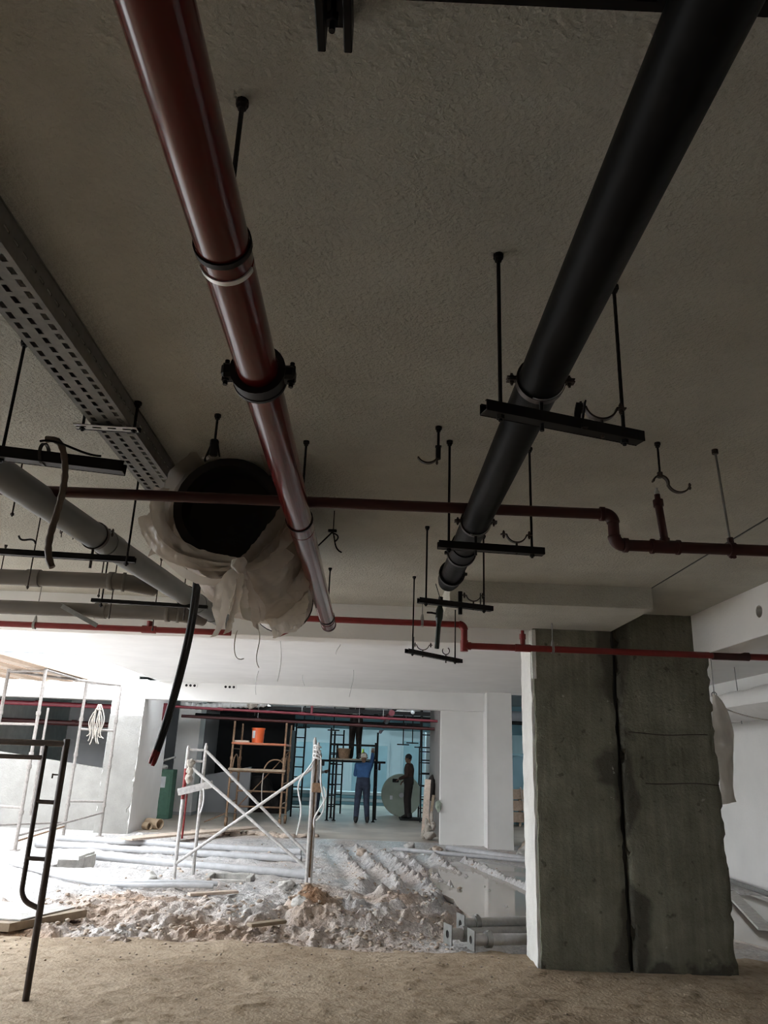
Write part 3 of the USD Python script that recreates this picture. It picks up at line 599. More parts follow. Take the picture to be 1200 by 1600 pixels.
part(vp, 'handle', [cyl((0.402, 4.49, 2.395), (0.355, 4.48, 2.40), 0.006, 8), box((0.325, 4.47, 2.395), (0.36, 4.485, 2.405), 0.002)], 'black_steel')

# ---- dark red sprinkler main crossing the hall, with a drop at its middle
def elbow(c, u, v, r, tr):
    """quarter bend starting along u and leaving along v"""
    return tube(arc(c, u, v, r, 0, PI / 2, 10), tr, 20)
sp = thing('sprinkler_pipe', 'dark red sprinkler pipe crossing the hall under the ceiling, stepping down at right', 'pipe', (1.0, 3.1, 2.53))
T = 0.0235
part(sp, 'pipe_length', pipe((-6.5, 3.1, 2.600), (0.985, 3.1, 2.600), T, 24), 'dark_red')
part(sp, 'pipe_length', pipe((1.075, 3.1, 2.463), (5.75, 3.1, 2.463), T + 0.001, 24), 'dark_red')
part(sp, 'elbow', [tube(arc((0.985, 3.1, 2.560), (0, 0, 1), (1, 0, 0), 0.040, 0, PI / 2, 10), T + 0.004, 20), ring((0.978, 3.1, 2.6), (1, 0, 0), T + 0.003, 0.005, 0.018), ring((1.025, 3.1, 2.555), (0, 0, 1), T + 0.003, 0.005, 0.018)], 'dark_red', smooth=True)
part(sp, 'elbow', [tube(arc((1.065, 3.1, 2.503), (-1, 0, 0), (0, 0, -1), 0.040, 0, PI / 2, 10), T + 0.004, 20), ring((1.072, 3.1, 2.463), (1, 0, 0), T + 0.003, 0.005, 0.018), ring((1.025, 3.1, 2.51), (0, 0, 1), T + 0.003, 0.005, 0.018)], 'dark_red', smooth=True)
part(sp, 'drop', pipe((1.025, 3.1, 2.50), (1.025, 3.1, 2.565), T, 20), 'dark_red')
te = part(sp, 'tee', [cyl((1.185, 3.1, 2.463), (1.30, 3.1, 2.463), T + 0.005, 24), cyl((1.243, 3.1, 2.463), (1.243, 3.1, 2.50), 0.021, 16), ring((1.187, 3.1, 2.463), (1, 0, 0), T + 0.005, 0.004, 0.012), ring((1.298, 3.1, 2.463), (1, 0, 0), T + 0.005, 0.004, 0.012)], 'dark_red')
part(sp, 'riser', [pipe((1.243, 3.1, 2.49), (1.228, 3.1, 2.66), 0.0165, 16), cyl((1.2290, 3.1, 2.645), (1.2272, 3.1, 2.675), 0.022, 12), cyl((1.2272, 3.1, 2.675), (1.226, 3.1, 2.70), 0.013, 8)], 'dark_red')
part(sp, 'plug', [cyl((1.226, 3.1, 2.70), (1.2255, 3.1, 2.715), 0.012, 6), cyl((1.2255, 3.1, 2.715), (1.225, 3.1, 2.73), 0.007, 8)], 'zinc_white', 'bright plug on the riser')
rh = thing('clamp_rod', 'ceiling rod with an opened pipe clamp above the riser of the dark red pipe', 'hanger', (1.23, 3.06, 2.72))
rod_parts(rh, 1.226, 3.05, 2.765)
part(rh, 'open_clamp', [ring((1.226, 3.05, 2.735), (0, 1, 0), 0.033, 0.0035, 0.02, PI * 0.55, PI * 1.6), ring((1.305, 3.05, 2.745), (0, 1, 0), 0.05, 0.003, 0.018, -1.2, 1.2), bolt((1.352, 3.05, 2.725), (0, 0, 1), 0.006, 0.03), cyl((1.226, 3.05, 2.76), (1.226, 3.05, 2.785), 0.012, 6)], 'dark_bronze')
hh = thing('pipe_hanger', 'tilted ceiling rod with a clamp on the lower dark red pipe at right', 'hanger', (1.53, 3.1, 2.44), 'hangers of the dark red crossing pipe')
part(hh, 'rod', cyl((1.527, 3.1, 2.49), (1.503, 3.1, 2.93), 0.0052, 8), 'galvanised')
part(hh, 'anchor', cyl((1.503, 3.1, 2.905), (1.503, 3.1, 2.928), 0.014, 10), 'dark_bronze')
part(hh, 'pipe_loop', [ring((1.53, 3.1, 2.463), (1, 0, 0), T + 0.004, 0.003, 0.024), cyl((1.53, 3.1, 2.485), (1.527, 3.1, 2.515), 0.013, 6), bolt((1.53, 3.1, 2.43), (1, 0, 0), 0.008, 0.03)], 'dark_red')

# ---- bright red sprinkler pipe in front of the long beam
s2 = thing('sprinkler_pipe', 'thinner bright red sprinkler pipe in front of the beam, stepping down beside the column', 'pipe', (0.8, 6.6, 2.52))
U = 0.027
part(s2, 'pipe_length', pipe((-0.62, 6.6, 2.708), (0.765, 6.6, 2.708), U, 20), 'red_paint')
part(s2, 'pipe_length', pipe((0.85, 6.6, 2.524), (5.75, 6.6, 2.524), U + 0.001, 20), 'red_paint')
part(s2, 'pipe_length', pipe((-6.5, 6.6, 2.558), (-1.22, 6.6, 2.558), U - 0.001, 20), 'red_paint')
part(s2, 'drop', [tube(arc((0.765, 6.6, 2.663), (0, 0, 1), (1, 0, 0), 0.045, 0, PI / 2, 10), U + 0.006, 18), cyl((0.81, 6.6, 2.665), (0.81, 6.6, 2.49), U + 0.001, 18), cyl((0.81, 6.6, 2.57), (0.81, 6.6, 2.475), U + 0.007, 18), cyl((0.80, 6.6, 2.524), (0.87, 6.6, 2.524), U + 0.007, 18)], 'red_paint')
part(s2, 'tee', [cyl((1.255, 6.6, 2.524), (1.39, 6.6, 2.524), U + 0.006, 18), cyl((1.322, 6.6, 2.524), (1.322, 6.6, 2.64), 0.022, 14), cyl((1.322, 6.6, 2.60), (1.322, 6.6, 2.645), 0.028, 12), cyl((1.322, 6.6, 2.645), (1.322, 6.6, 2.675), 0.015, 8)], 'red_paint', 'tee with a plugged stub')
part(s2, 'tee', [cyl((-1.99, 6.6, 2.558), (-1.87, 6.6, 2.558), U + 0.006, 18), cyl((-1.93, 6.6, 2.558), (-1.93, 6.6, 2.63), 0.022, 14, 0.026)], 'red_paint', 'tee with a short stub')
part(s2, 'tee', [cyl((-1.92, 6.6, 2.735), (-1.92, 6.6, 2.80), 0.026, 14, 0.018), cyl((-1.92, 6.6, 2.66), (-1.92, 6.6, 2.735), 0.020, 14)], 'red_paint', 'red upright stub')
part(s2, 'sleeve', [cyl((2.98, 6.6, 2.524), (3.30, 6.6, 2.524), U + 0.010, 20)], 'dark_red', 'thicker dark sleeve under the beam')
part(s2, 'cut_end', pipe((-0.80, 6.55, 2.555), (-0.72, 6.52, 2.59), U, 18), 'red_paint', 'short cut end beside the wrapping')
for x, z, lab, w in ((1.583, 2.524, 'thin grey rod and clip on the bright red pipe, in front of the column', 1), (0.44, 2.708, 'thin pale rod and clip on the raised part of the bright red pipe', 0), (-2.92, 2.558, 'grey clip and rod on the bright red pipe at the far left', 1)):
    h = thing('pipe_hanger', lab, 'hanger', (x, 6.6, z), 'hangers of the bright red pipe')
    rod_parts(h, x, 6.6, z + U, 2.925, 0.005, 'galvanised')
    part(h, 'pipe_loop', [ring((x, 6.6, z), (1, 0, 0), U + 0.005, 0.003, 0.022), cyl((x, 6.6, z + U), (x, 6.6, z + U + 0.05), 0.018, 8, 0.009)], 'galvanised')

# ---- perforated cable tray with a support
def tray_base(x0, x1, y0, y1, z, rows=3, pitch=0.058, slot=0.036, t=0.002):
    """plate with real rows of slots along y"""
    w = (x1 - x0) / rows; sw = w * 0.34; out = []
    xs = [x0 + w * (k + 0.5) for k in range(rows)]
    e = [x0] + [v for x in xs for v in (x - sw / 2, x + sw / 2)] + [x1]
    for k in range(0, len(e), 2):
        out.append(trimesh.creation.box(bounds=[(e[k], y0, z - t), (e[k + 1], y1, z)]))
    for r, x in enumerate(xs):
        for i in range(int((y1 - y0) / pitch)):
            y = y0 + (i + 0.5 * (r % 2)) * pitch
            out.append(trimesh.creation.box(bounds=[(x - sw / 2, y, z - t), (x + sw / 2, y + pitch - slot, z)]))
    return cat(out)
tr = thing('cable_tray', 'grey perforated cable tray hung close under the ceiling at left', 'cable tray', (-1.10, 2.5, 2.79))
part(tr, 'perforated_base', tray_base(-1.185, -1.025, 0.4, 4.3, 2.822), 'tray_steel')
def side_wall(x, y0, y1, z0, z1):
    zm = (z0 + z1) / 2; out = [trimesh.creation.box(bounds=[(x - .001, y0, z0), (x + .001, y1, zm - .005)]), trimesh.creation.box(bounds=[(x - .001, y0, zm + .005), (x + .001, y1, z1)])]
    for i in range(int((y1 - y0) / 0.058)):
        out.append(trimesh.creation.box(bounds=[(x - .001, y0 + i * .058, zm - .005), (x + .001, y0 + i * .058 + 0.024, zm + .005)]))
    return cat(out)
for x in (-1.185, -1.025):
    part(tr, 'side_flange', [side_wall(x, 0.4, 4.3, 2.82, 2.9235), box((x - 0.006, 0.4, 2.918), (x + 0.006, 4.3, 2.922), 0.001)], 'tray_steel')
part(tr, 'end_cap', box((-1.185, 4.298, 2.82), (-1.025, 4.302, 2.923), 0.001), 'tray_steel')
ts = thing('tray_support', 'pale slotted bracket on two rods carrying the perforated cable tray', 'bracket', (-1.11, 2.85, 2.79))
part(ts, 'slotted_strut', rot(tray_base(-0.022, 0.022, -0.125, 0.125, 2.80, 1, 0.06, 0.035, 0.003), PI / 2 + 0.05, (0, 0, 1)).apply_translation((-1.115, 2.85, 0)), 'zinc_white', 'pale slotted face')
part(ts, 'strut_back', bar((-1.245, 2.872, 2.808), (-0.985, 2.885, 2.808), 0.012, 0.022), 'black_steel')
for x in (-1.215, -1.035 + 0.03):
    rod_parts(ts, x, 2.86, 2.785, r=0.006)
ct = thing('cable_tray', 'dark perforated cable tray crossing at the very top of the picture', 'cable tray', (0.6, 0.85, 2.79))
b = tray_base(0.80, 0.965, -1.2, 1.9, 2.80); b = rot(b, -PI / 2 + 0.0, (0, 0, 1)); 
part(ct, 'perforated_base', rot(tray_base(-0.965, -0.80, -0.6, 2.4, 2.80), -PI / 2, (0, 0, 1)), 'black_steel')
part(ct, 'side_flange', [box((-0.6, 0.963, 2.80), (2.4, 0.967, 2.86), 0.001)], 'black_steel'); part(ct, 'side_flange', [box((-0.6, 0.798, 2.80), (2.4, 0.802, 2.86), 0.001)], 'black_steel')
tb = thing('ceiling_bracket', 'short dark U bracket with a bolt, fixed to the ceiling at the top edge', 'bracket', (-0.115, 1.03, 2.78))
part(tb, 'plate', box((-0.150, 0.93, 2.915), (-0.085, 1.12, 2.925), 0.002), 'black_steel')
for x in (-0.150, -0.099): part(tb, 'cheek', box((x, 0.93, 2.845), (x + 0.016, 1.115, 2.918), 0.002), 'black_steel')
part(tb, 'bolt', [cyl((-0.117, 1.04, 2.925), (-0.117, 1.04, 2.81), 0.006, 8), cyl((-0.117, 1.04, 2.83), (-0.117, 1.04, 2.85), 0.012, 6)], 'black_steel')

# ---- grey drain pipe at left with branches
G0, G1 = np.array([-1.56, 1.9, 2.565]), np.array([-1.16, 5.92, 2.545]); GR = 0.064
def gat(y): return G0 + (G1 - G0) * (y - G0[1]) / (G1[1] - G0[1])
ga = (G1 - G0) / np.linalg.norm(G1 - G0)
gp = thing('grey_drain_pipe', 'thick grey plastic drain pipe slanting away on the left', 'pipe', gat(4.0))
part(gp, 'pipe_length', pipe(gat(-0.5), gat(5.60), GR, 40, 0.005), 'grey_pvc')
part(gp, 'end_socket', [pipe(gat(5.60), gat(5.92), GR - 0.002, 40, 0.006), ring(gat(5.62), ga, GR, 0.005, 0.03)], 'grey_pvc')
part(gp, 'socket', pipe(gat(3.75), gat(3.87), GR + 0.005, 40, 0.008), 'grey_pvc'); part(gp, 'socket', ring(gat(5.28), ga, GR + 0.001, 0.005, 0.05), 'grey_pvc')
def branch(y, z, r, lab, x1):
    b = thing('grey_branch_pipe', lab, 'pipe', (x1 - 1, y, z))
    part(b, 'pipe_length', pipe((-6.4, y, z), (x1 - 0.10, y, z), r, 32, 0.005), 'branch_pvc')
    part(b, 'elbow', [tube(spline([(x1 - 0.11, y, z), (x1 - 0.05, y + 0.01, z), (x1 + 0.0, y + 0.035, z), (x1 + 0.06, y + 0.09, z), (x1 + 0.12, y + 0.16, z)], 16), r + 0.004, 28), ring((x1 - 0.10, y, z), (1, 0, 0), r + 0.005, 0.005, 0.03), ring((x1 - 0.03, y + .015, z), (1, 0.3, 0), r + 0.007, 0.005, 0.02)], 'branch_pvc', smooth=True)
    part(b, 'socket', pipe((x1 - 0.62, y, z), (x1 - 0.54, y, z), r + 0.006, 32, 0.008), 'branch_pvc')
    return b
branch(4.62, 2.545, 0.048, 'upper of two grey crossing branch pipes at left, nearer the viewer', -1.52)
branch(5.40, 2.495, 0.050, 'lower of two grey crossing branch pipes at left, farther away', -1.36)
bars = [((-2.6, 2.28, 2.58), (-0.865, 2.43, 2.485), 0.05, 'thick dark strut across the grey drain pipe at the far left, nearest the viewer', (-1.275,), 2.4, None),
        ((-2.9, 3.55, 2.475), (-1.17, 3.62, 2.452), 0.036, 'dark strut under the grey drain pipe, second from the viewer', (-1.205,), 3.6, 3.63),
        ((-1.86, 4.98, 2.50), (-1.10, 5.02, 2.49), 0.03, 'dark strut under the grey drain pipe, above the lower branch pipe', (-1.80, -1.18), 5.0, 5.02)]
for p0, p1, w, lab, rods, y, cy in bars:
    h = thing('trapeze_hanger', lab, 'hanger', (np.array(p0) + p1) / 2, 'trapeze hangers of the grey drain pipe')
    part(h, 'strut_channel', channel(p0, p1, w, w * 0.75), 'black_steel')
    for x in rods:
        zz = p0[2] + (p1[2] - p0[2]) * (x - p0[0]) / (p1[0] - p0[0])
        rod_parts(h, x, y, zz - 0.05, r=0.0055)
    if cy:
        c = gat(cy)
        part(h, 'pipe_clamp', [ring(c, ga, GR + 0.004, 0.003, 0.022), bolt(c + [GR + 0.02, 0, 0.02], (0, 0, 1), 0.006, 0.04), cyl(c - [0, 0, GR], c - [0, 0, GR + 0.10], 0.007, 8)], 'dark_bronze')
hs = spline([(-1.13, 2.39, 2.545), (-1.085, 2.385, 2.535), (-1.055, 2.38, 2.48), (-1.04, 2.38, 2.38), (-1.05, 2.38, 2.25), (-1.055, 2.38, 2.18), (-1.03, 2.38, 2.10)], 40)
ho = thing('flexible_conduit', 'brown flexible conduit hanging over the thick dark strut at left', 'conduit', (-1.05, 2.38, 2.1))
part(ho, 'hose', tube(hs, 0.011 + 0.0012 * np.cos(np.arange(40) * 2.2), 12), 'tan_hose')
part(ho, 'tie_wire', tube(spline([(-1.14, 2.37, 2.53), (-1.05, 2.36, 2.515), (-0.97, 2.37, 2.49), (-0.93, 2.37, 2.485)], 14), 0.004, 8), 'black_steel'); part(ho, 'tie', ring((-1.135, 2.405, 2.497), (1, 0, 0), 0.036, 0.003, 0.01), 'black_rubber')
loose = [(-2.05, 4.45, 2.44, 'rod with a bent hook standing above the second strut, far left', 'hook'), (-1.79, 5.16, 2.40, 'thin rod left of the pale angle bracket', ''), (-1.745, 4.78, 2.47, 'thin rod beside the upper branch pipe clamp', ''), (-1.585, 5.50, 2.38, 'thin rod at the right end of the pale angle bracket', ''),
         (-1.42, 5.62, 2.50, 'thin rod right of the grey drain pipe joint', ''), (-1.27, 6.3, 2.62, 'thin rod near the end of the grey drain pipe', ''), (-1.75, 3.50, 2.60, 'thin rod behind the grey drain pipe, at the left edge', ''), (-2.02, 3.0, 2.45, 'leaning thin rod at the left edge of the picture', ''),
         (-0.545, 3.62, 2.66, 'thin rod before the wrapped duct, left of the thick red pipe', ''), (-2.65, 5.30, 2.55, 'thin rod between the two branch pipes at the far left', '')]
for x, y, z, lab, kd in loose:
    h = thing('threaded_rod', lab + ', fixed to the ceiling', 'rod', (x, y, z), 'loose ceiling rods on the left')
    rod_parts(h, x, y, z, r=0.0042, m='dark_bronze')
    if kd == 'hook':
        part(h, 'hook', tube(spline([(x, y, 2.72), (x - 0.03, y, 2.745), (x - 0.08, y, 2.74), (x - 0.11, y, 2.765)], 12), 0.006, 8), 'black_steel')
for x, y, lab, dz, kd in ((-0.692, 2.95, 'dark swivel clamp hanging from a short rod above the wrapped duct', 0.16, 0), (0.253, 2.98, 'short ceiling rod with a half-moon hook between the two thick pipes', 0.13, 1)):
    h = thing('clamp_rod', lab, 'hanger', (x, y, CZ - dz), None)
    rod_parts(h, x, y, CZ - dz + 0.01, r=0.0055)
    if kd == 0:
        part(h, 'swivel_clamp', [box((x - 0.018, y - 0.014, CZ - dz - 0.03), (x + 0.016, y + 0.014, CZ - dz + 0.045), 0.006), bar((x + 0.012, y, CZ - dz + 0.03), (x + 0.026, y, CZ - dz - 0.03), 0.02, 0.006), bar((x - 0.012, y, CZ - dz + 0.02), (x - 0.034, y, CZ - dz - 0.055), 0.02, 0.006)], 'black_steel')
        part(h, 'bolt', bolt((x - 0.03, y, CZ - dz - 0.04), (1, 0, 0), 0.009, 0.03), 'zinc_white')
    else:
        part(h, 'turnbuckle', [cyl((x, y, CZ - dz + 0.035), (x, y, CZ - dz - 0.02), 0.011, 8), cyl((x, y, CZ - dz + 0.04), (x, y, CZ - dz + 0.035), 0.015, 6)], 'black_steel')
        part(h, 'half_clamp', [ring((x - 0.045, y, CZ - dz + 0.006), (0, 1, 0), 0.046, 0.003, 0.018, -1.5, 1.1), bolt((x - 0.005, y, CZ - dz - 0.03), (0, 0, 1), 0.006, 0.03)], 'dark_bronze')
an = thing('angle_bracket', 'pale galvanised angle bar hanging askew below the branch pipes', 'bracket', (-2.08, 5.33, 2.40))
part(an, 'flange', bar((-2.20, 5.33, 2.525), (-1.93, 5.33, 2.395), 0.035, 0.003), 'galvanised'); part(an, 'flange', bar((-2.20, 5.348, 2.510), (-1.93, 5.348, 2.38), 0.003, 0.032), 'galvanised')
wt = thing('wire_tangle', 'small tangle of dark tie wire under the grey drain pipe at left', 'wire', (-1.55, 3.62, 2.5))
for k in range(5):
    a = k * 1.3
    part(wt, 'wire', tube(spline([(-1.56, 3.66, 2.585), (-1.545 + 0.03 * math.cos(a), 3.66, 2.60 + 0.03 * math.sin(a * 1.7)), (-1.53 + 0.05 * math.cos(a), 3.66, 2.585 + 0.05 * math.sin(a))], 8), 0.0025, 6), 'dark_bronze')
wt = thing('wire_tangle', 'twisted tie wire hooked on the ceiling right of the thick red pipe', 'wire', (-0.26, 4.2, 2.66))
part(wt, 'anchor', [cyl((-0.245, 4.2, 2.925), (-0.245, 4.2, 2.80), 0.003, 6), box((-0.275, 4.19, 2.795), (-0.225, 4.21, 2.81), 0.003)], 'black_steel')
for q in ([(-0.245, 4.2, 2.80), (-0.29, 4.2, 2.75), (-0.335, 4.2, 2.70)], [(-0.25, 4.2, 2.80), (-0.235, 4.2, 2.75), (-0.22, 4.2, 2.70), (-0.19, 4.2, 2.675)], [(-0.25, 4.2, 2.79), (-0.215, 4.2, 2.765), (-0.23, 4.2, 2.74)]):
    part(wt, 'wire', tube(spline(q, 10), 0.0045, 6), 'black_steel')

# ---- round duct wrapped in polythene
DX, DZ, DR = -0.715, 2.672, 0.245
du = thing('wrapped_duct', 'big round black duct bundled in torn cloudy polythene under the ceiling', 'duct', (DX, 4.1, DZ))
part(du, 'duct_shell', [pipe((DX, 3.45, DZ), (DX + 0.03, 4.62, DZ), DR, 48, 0.03), ring((DX, 3.46, DZ), (0, 1, 0), DR - 0.01, 0.02, 0.03), ring((DX + .01, 3.8, DZ), (0, 1, 0), DR, 0.006, 0.02)], 'duct_dark', 'dark insulated duct')
part(du, 'duct_core', [cyl((DX, 3.60, DZ), (DX, 3.64, DZ), DR - 0.03, 40)], 'duct_dark', 'dark blanked end')
part(du, 'inner_duct', [pipe((DX + 0.05, 4.50, 2.625), (DX + 0.07, 5.35, 2.60), 0.215, 40, 0.01)], 'duct_white', 'white duct behind')
part(du, 'duct_end', [ring((DX + 0.07, 5.36, 2.60), (0, 1, 0), 0.212, 0.008, 0.03)], 'duct_dark')
for y in (3.7, 4.4):
    for k in (-1, 1):
        rod_parts(du, DX + k * 0.27, y, 2.66, r=0.004)
def film(th, ys, r0, seed, amp, drop=0.0, taper=None, cx=DX, cz=DZ):
    """crumpled polythene round the duct; th: angles from straight down (negative = viewer's left)"""
    A, Yg = np.meshgrid(th, ys, indexing='ij')
    q = np.stack([np.cos(A) * 2.1, np.sin(A) * 2.1, Yg * 2.2 + seed], -1)
    f = meshkit.fbm(q, 4, seed) - 0.5; g = np.abs(meshkit.fbm(q * np.array([3.2, 3.2, 0.9]), 3, seed + 3) - 0.5)
    R = r0 + amp * f + 0.16 * amp * g * 4
    if taper is not None: R = R * taper(A, Yg)
    return np.stack([cx + R * np.sin(A), Yg + 0.04 * f, np.minimum(cz - R * np.cos(A) - drop * np.clip(np.cos(A), 0, 1) ** 3, 2.917)], -1)
th = np.linspace(-2.6, 2.6, 90)
mouth = lambda A, Y: 1.0 - 0.02 * np.clip((3.42 - Y) / 0.3, 0, 1)
part(du, 'film_wrap', sheet(film(th, np.linspace(3.36, 4.45, 60), 0.29, 3, 0.06, 0.03, mouth)), 'plastic_film', 'thin see-through film')
part(du, 'film_layer', sheet(film(np.linspace(-1.5, 1.75, 70), np.linspace(3.38, 4.75, 60), 0.315, 8, 0.10, 0.03)), 'film_mid', 'looser milky layer')
def sweep_sheet(rows, n=26, wob=0.02, seed=1, t=0.0015, rip=7.0):
    """a hanging sheet from a list of (left point, right point) rows, crumpled"""
    L = spline([r[0] for r in rows], 30); R = spline([r[1] for r in rows], 30)
    s = np.linspace(0, 1, n)[None, :, None]
    P = L[:, None] * (1 - s) + R[:, None] * s
    f = meshkit.fbm(P * 7 + seed, 4, seed) - 0.5; g = np.sin(s[..., 0] * rip + seed + 4 * meshkit.noise(P * 5, seed)) * 0.3
    P = P + np.stack([0.5 * wob * f, wob * (f * 2 + g), 0.4 * wob * f], -1)
    return sheet(P, t)
# side lobe at left, thin folds running down to a knot at the bottom, torn tails, and a milky skirt at right
def crinkle(P, seed, amp=0.012):
    """sharp little creases, as polythene has"""
    f = np.abs(meshkit.fbm(P * 13 + seed, 3, seed) - 0.5); g = np.abs(meshkit.fbm(P * np.array([30, 8, 30]) + seed, 2, seed + 9) - 0.5)
    return P + amp * np.stack([f - g, -2.2 * f - g, 0.6 * f + g], -1)
def fold(rows, n, m, seed, amp=0.012):
    L = spline([r[0] for r in rows], m); R = spline([r[1] for r in rows], m); s = np.linspace(0, 1, n)[None, :, None]
    return sheet(crinkle(L[:, None] * (1 - s) + R[:, None] * s, seed, amp), 0.0012)
part(du, 'film_lobe', fold([((-0.96, 3.50, 2.82), (-0.905, 3.47, 2.86)), ((-1.01, 3.52, 2.68), (-0.975, 3.47, 2.66)), ((-1.05, 3.53, 2.56), (-0.96, 3.47, 2.54)), ((-1.09, 3.55, 2.43), (-1.04, 3.54, 2.45))], 24, 36, 4, 0.02), 'film_mid', 'pointed side lobe of film')
KX, KZ = DX + 0.105, 2.375
for k, (a0, a1, r0, w0, sd, m) in enumerate(((-1.75, 0.30, 0.255, 0.075, 2, 'plastic_film'), (-1.35, 0.34, 0.315, 0.06, 7, 'film_mid'), (1.75, 0.42, 0.255, 0.08, 5, 'plastic_film'), (1.5, 0.38, 0.32, 0.07, 9, 'film_mid'), (-1.0, 0.36, 0.365, 0.035, 12, 'film_dense'), (1.0, 0.40, 0.30, 0.11, 14, 'plastic_film'))):
    rows = []
    for s_ in np.linspace(0, 1, 8):
        a = a0 + (a1 - a0) * s_; w = w0 * (1 - 0.7 * s_) + 0.012; R = r0 + 0.02 * math.sin(PI * s_ * 1.5 + k)
        p = np.array([DX + R * math.sin(a), 3.34 + 0.02 * k, DZ - R * math.cos(a)]); q = np.array([DX + (R + w) * math.sin(a), 3.38 + 0.02 * k, DZ - (R + w) * math.cos(a)])
        e = s_ ** 3; kn = np.array([KX, 3.33, KZ]); p = p * (1 - 0.75 * e) + kn * 0.75 * e; q = q * (1 - 0.75 * e) + (kn + [0.01, 0.02, -0.02]) * 0.75 * e
        rows.append((p, q))
    part(du, 'film_swag', fold(rows, 16, 60, sd, 0.016), m, 'thin fold of film gathered to the knot')
part(du, 'film_knot', rock((KX, 3.34, KZ - 0.01), 0.034, 4, 3, 1.2), 'film_dense', 'knotted gather')
tails = [((-0.60, 2.37), (-0.645, 2.27), (-0.655, 2.15), (-0.69, 2.03), 0.05), ((-0.605, 2.36), (-0.60, 2.25), (-0.615, 2.14), (-0.635, 2.06), 0.045), ((-0.60, 2.37), (-0.575, 2.28), (-0.57, 2.20), (-0.555, 2.12), 0.04), ((-0.60, 2.36), (-0.555, 2.26), (-0.53, 2.17), (-0.515, 2.09), 0.035),
         ((-0.61, 2.36), (-0.67, 2.29), (-0.69, 2.19), (-0.665, 2.09), 0.05), ((-0.59, 2.35), (-0.535, 2.25), (-0.50, 2.20), (-0.495, 2.12), 0.022), ((-0.62, 2.35), (-0.65, 2.24), (-0.675, 2.12), (-0.70, 2.045), 0.03)]
for k, (*q, w) in enumerate(tails):
    y = 3.34 + 0.012 * k; rows = []
    for i, (x, z) in enumerate(q):
        t_ = 1.3 * i + k; ww = w * (0.45, 0.9, 1.0, 0.55)[i]
        rows.append(((x - ww / 2 * abs(math.cos(t_ * .5)) - .006, y - ww / 2 * math.sin(t_ * .5), z + 0.01 * math.sin(k * 2 + i)), (x + ww / 2 * abs(math.cos(t_ * .5)) + .006, y + ww / 2 * math.sin(t_ * .5), z - 0.012 * math.cos(k + i))))
    part(du, 'film_tail', fold(rows, 10, 40, 11 + k, 0.02), 'film_mid' if k % 2 else 'film_dense', 'torn hanging tail of film')
part(du, 'film_skirt', fold([((-0.70, 4.50, 2.42), (-0.44, 4.46, 2.70)), ((-0.66, 4.62, 2.36), (-0.40, 4.58, 2.52)), ((-0.62, 4.66, 2.30), (-0.405, 4.64, 2.38)), ((-0.60, 4.68, 2.235), (-0.435, 4.64, 2.29))], 40, 44, 6, 0.03), 'film_dense', 'milky skirt of film')
part(du, 'film_skirt', fold([((-0.52, 4.12, 2.46), (-0.42, 4.1, 2.74)), ((-0.47, 4.2, 2.41), (-0.375, 4.18, 2.60)), ((-0.43, 4.25, 2.38), (-0.365, 4.25, 2.46))], 26, 36, 16, 0.03), 'film_mid', 'milky side fold')
for k, q in enumerate(([(-0.60, 3.4, 2.08), (-0.605, 3.4, 1.99), (-0.585, 3.4, 1.955), (-0.56, 3.4, 1.957)], [(-0.515, 3.4, 2.10), (-0.50, 3.4, 2.02), (-0.505, 3.4, 1.96), (-0.49, 3.4, 1.92)])):
    part(du, 'loose_thread', tube(spline(q, 14), 0.0022, 6), 'beige_sheet')

# ---- two black cables hanging from the wrapped duct, ends taped red
cb = thing('hanging_cables', 'pair of black cables with red taped ends hanging from the wrapped duct', 'cable', (-1.07, 4.2, 1.47))
for k, q in enumerate(([(-1.012, 4.2, 2.57), (-1.005, 4.2, 2.30), (-1.02, 4.2, 2.10), (-1.05, 4.2, 1.88), (-1.09, 4.2, 1.65), (-1.125, 4.2, 1.51)], [(-0.985, 4.2, 2.57), (-0.985, 4.2, 2.34), (-1.0, 4.2, 2.12), (-1.035, 4.21, 1.88), (-1.075, 4.21, 1.66), (-1.112, 4.2, 1.50)])):
    s = spline(q, 40)
    c = part(cb, 'cable', tube(s, 0.0135, 14), 'black_rubber')
    part(c, 'red_tape', tube(np.vstack([s[-3:], s[-1:] + (s[-1:] - s[-3:-2]) * 0.35]), [0.0145, 0.0145, 0.0145, 0.010], 14), 'red_paint', 'red tape on the cut end')
part(cb, 'cable_tie', ring((-1.0, 4.2, 2.50), (0, 0.05, 1), 0.03, 0.003, 0.006), 'black_rubber')
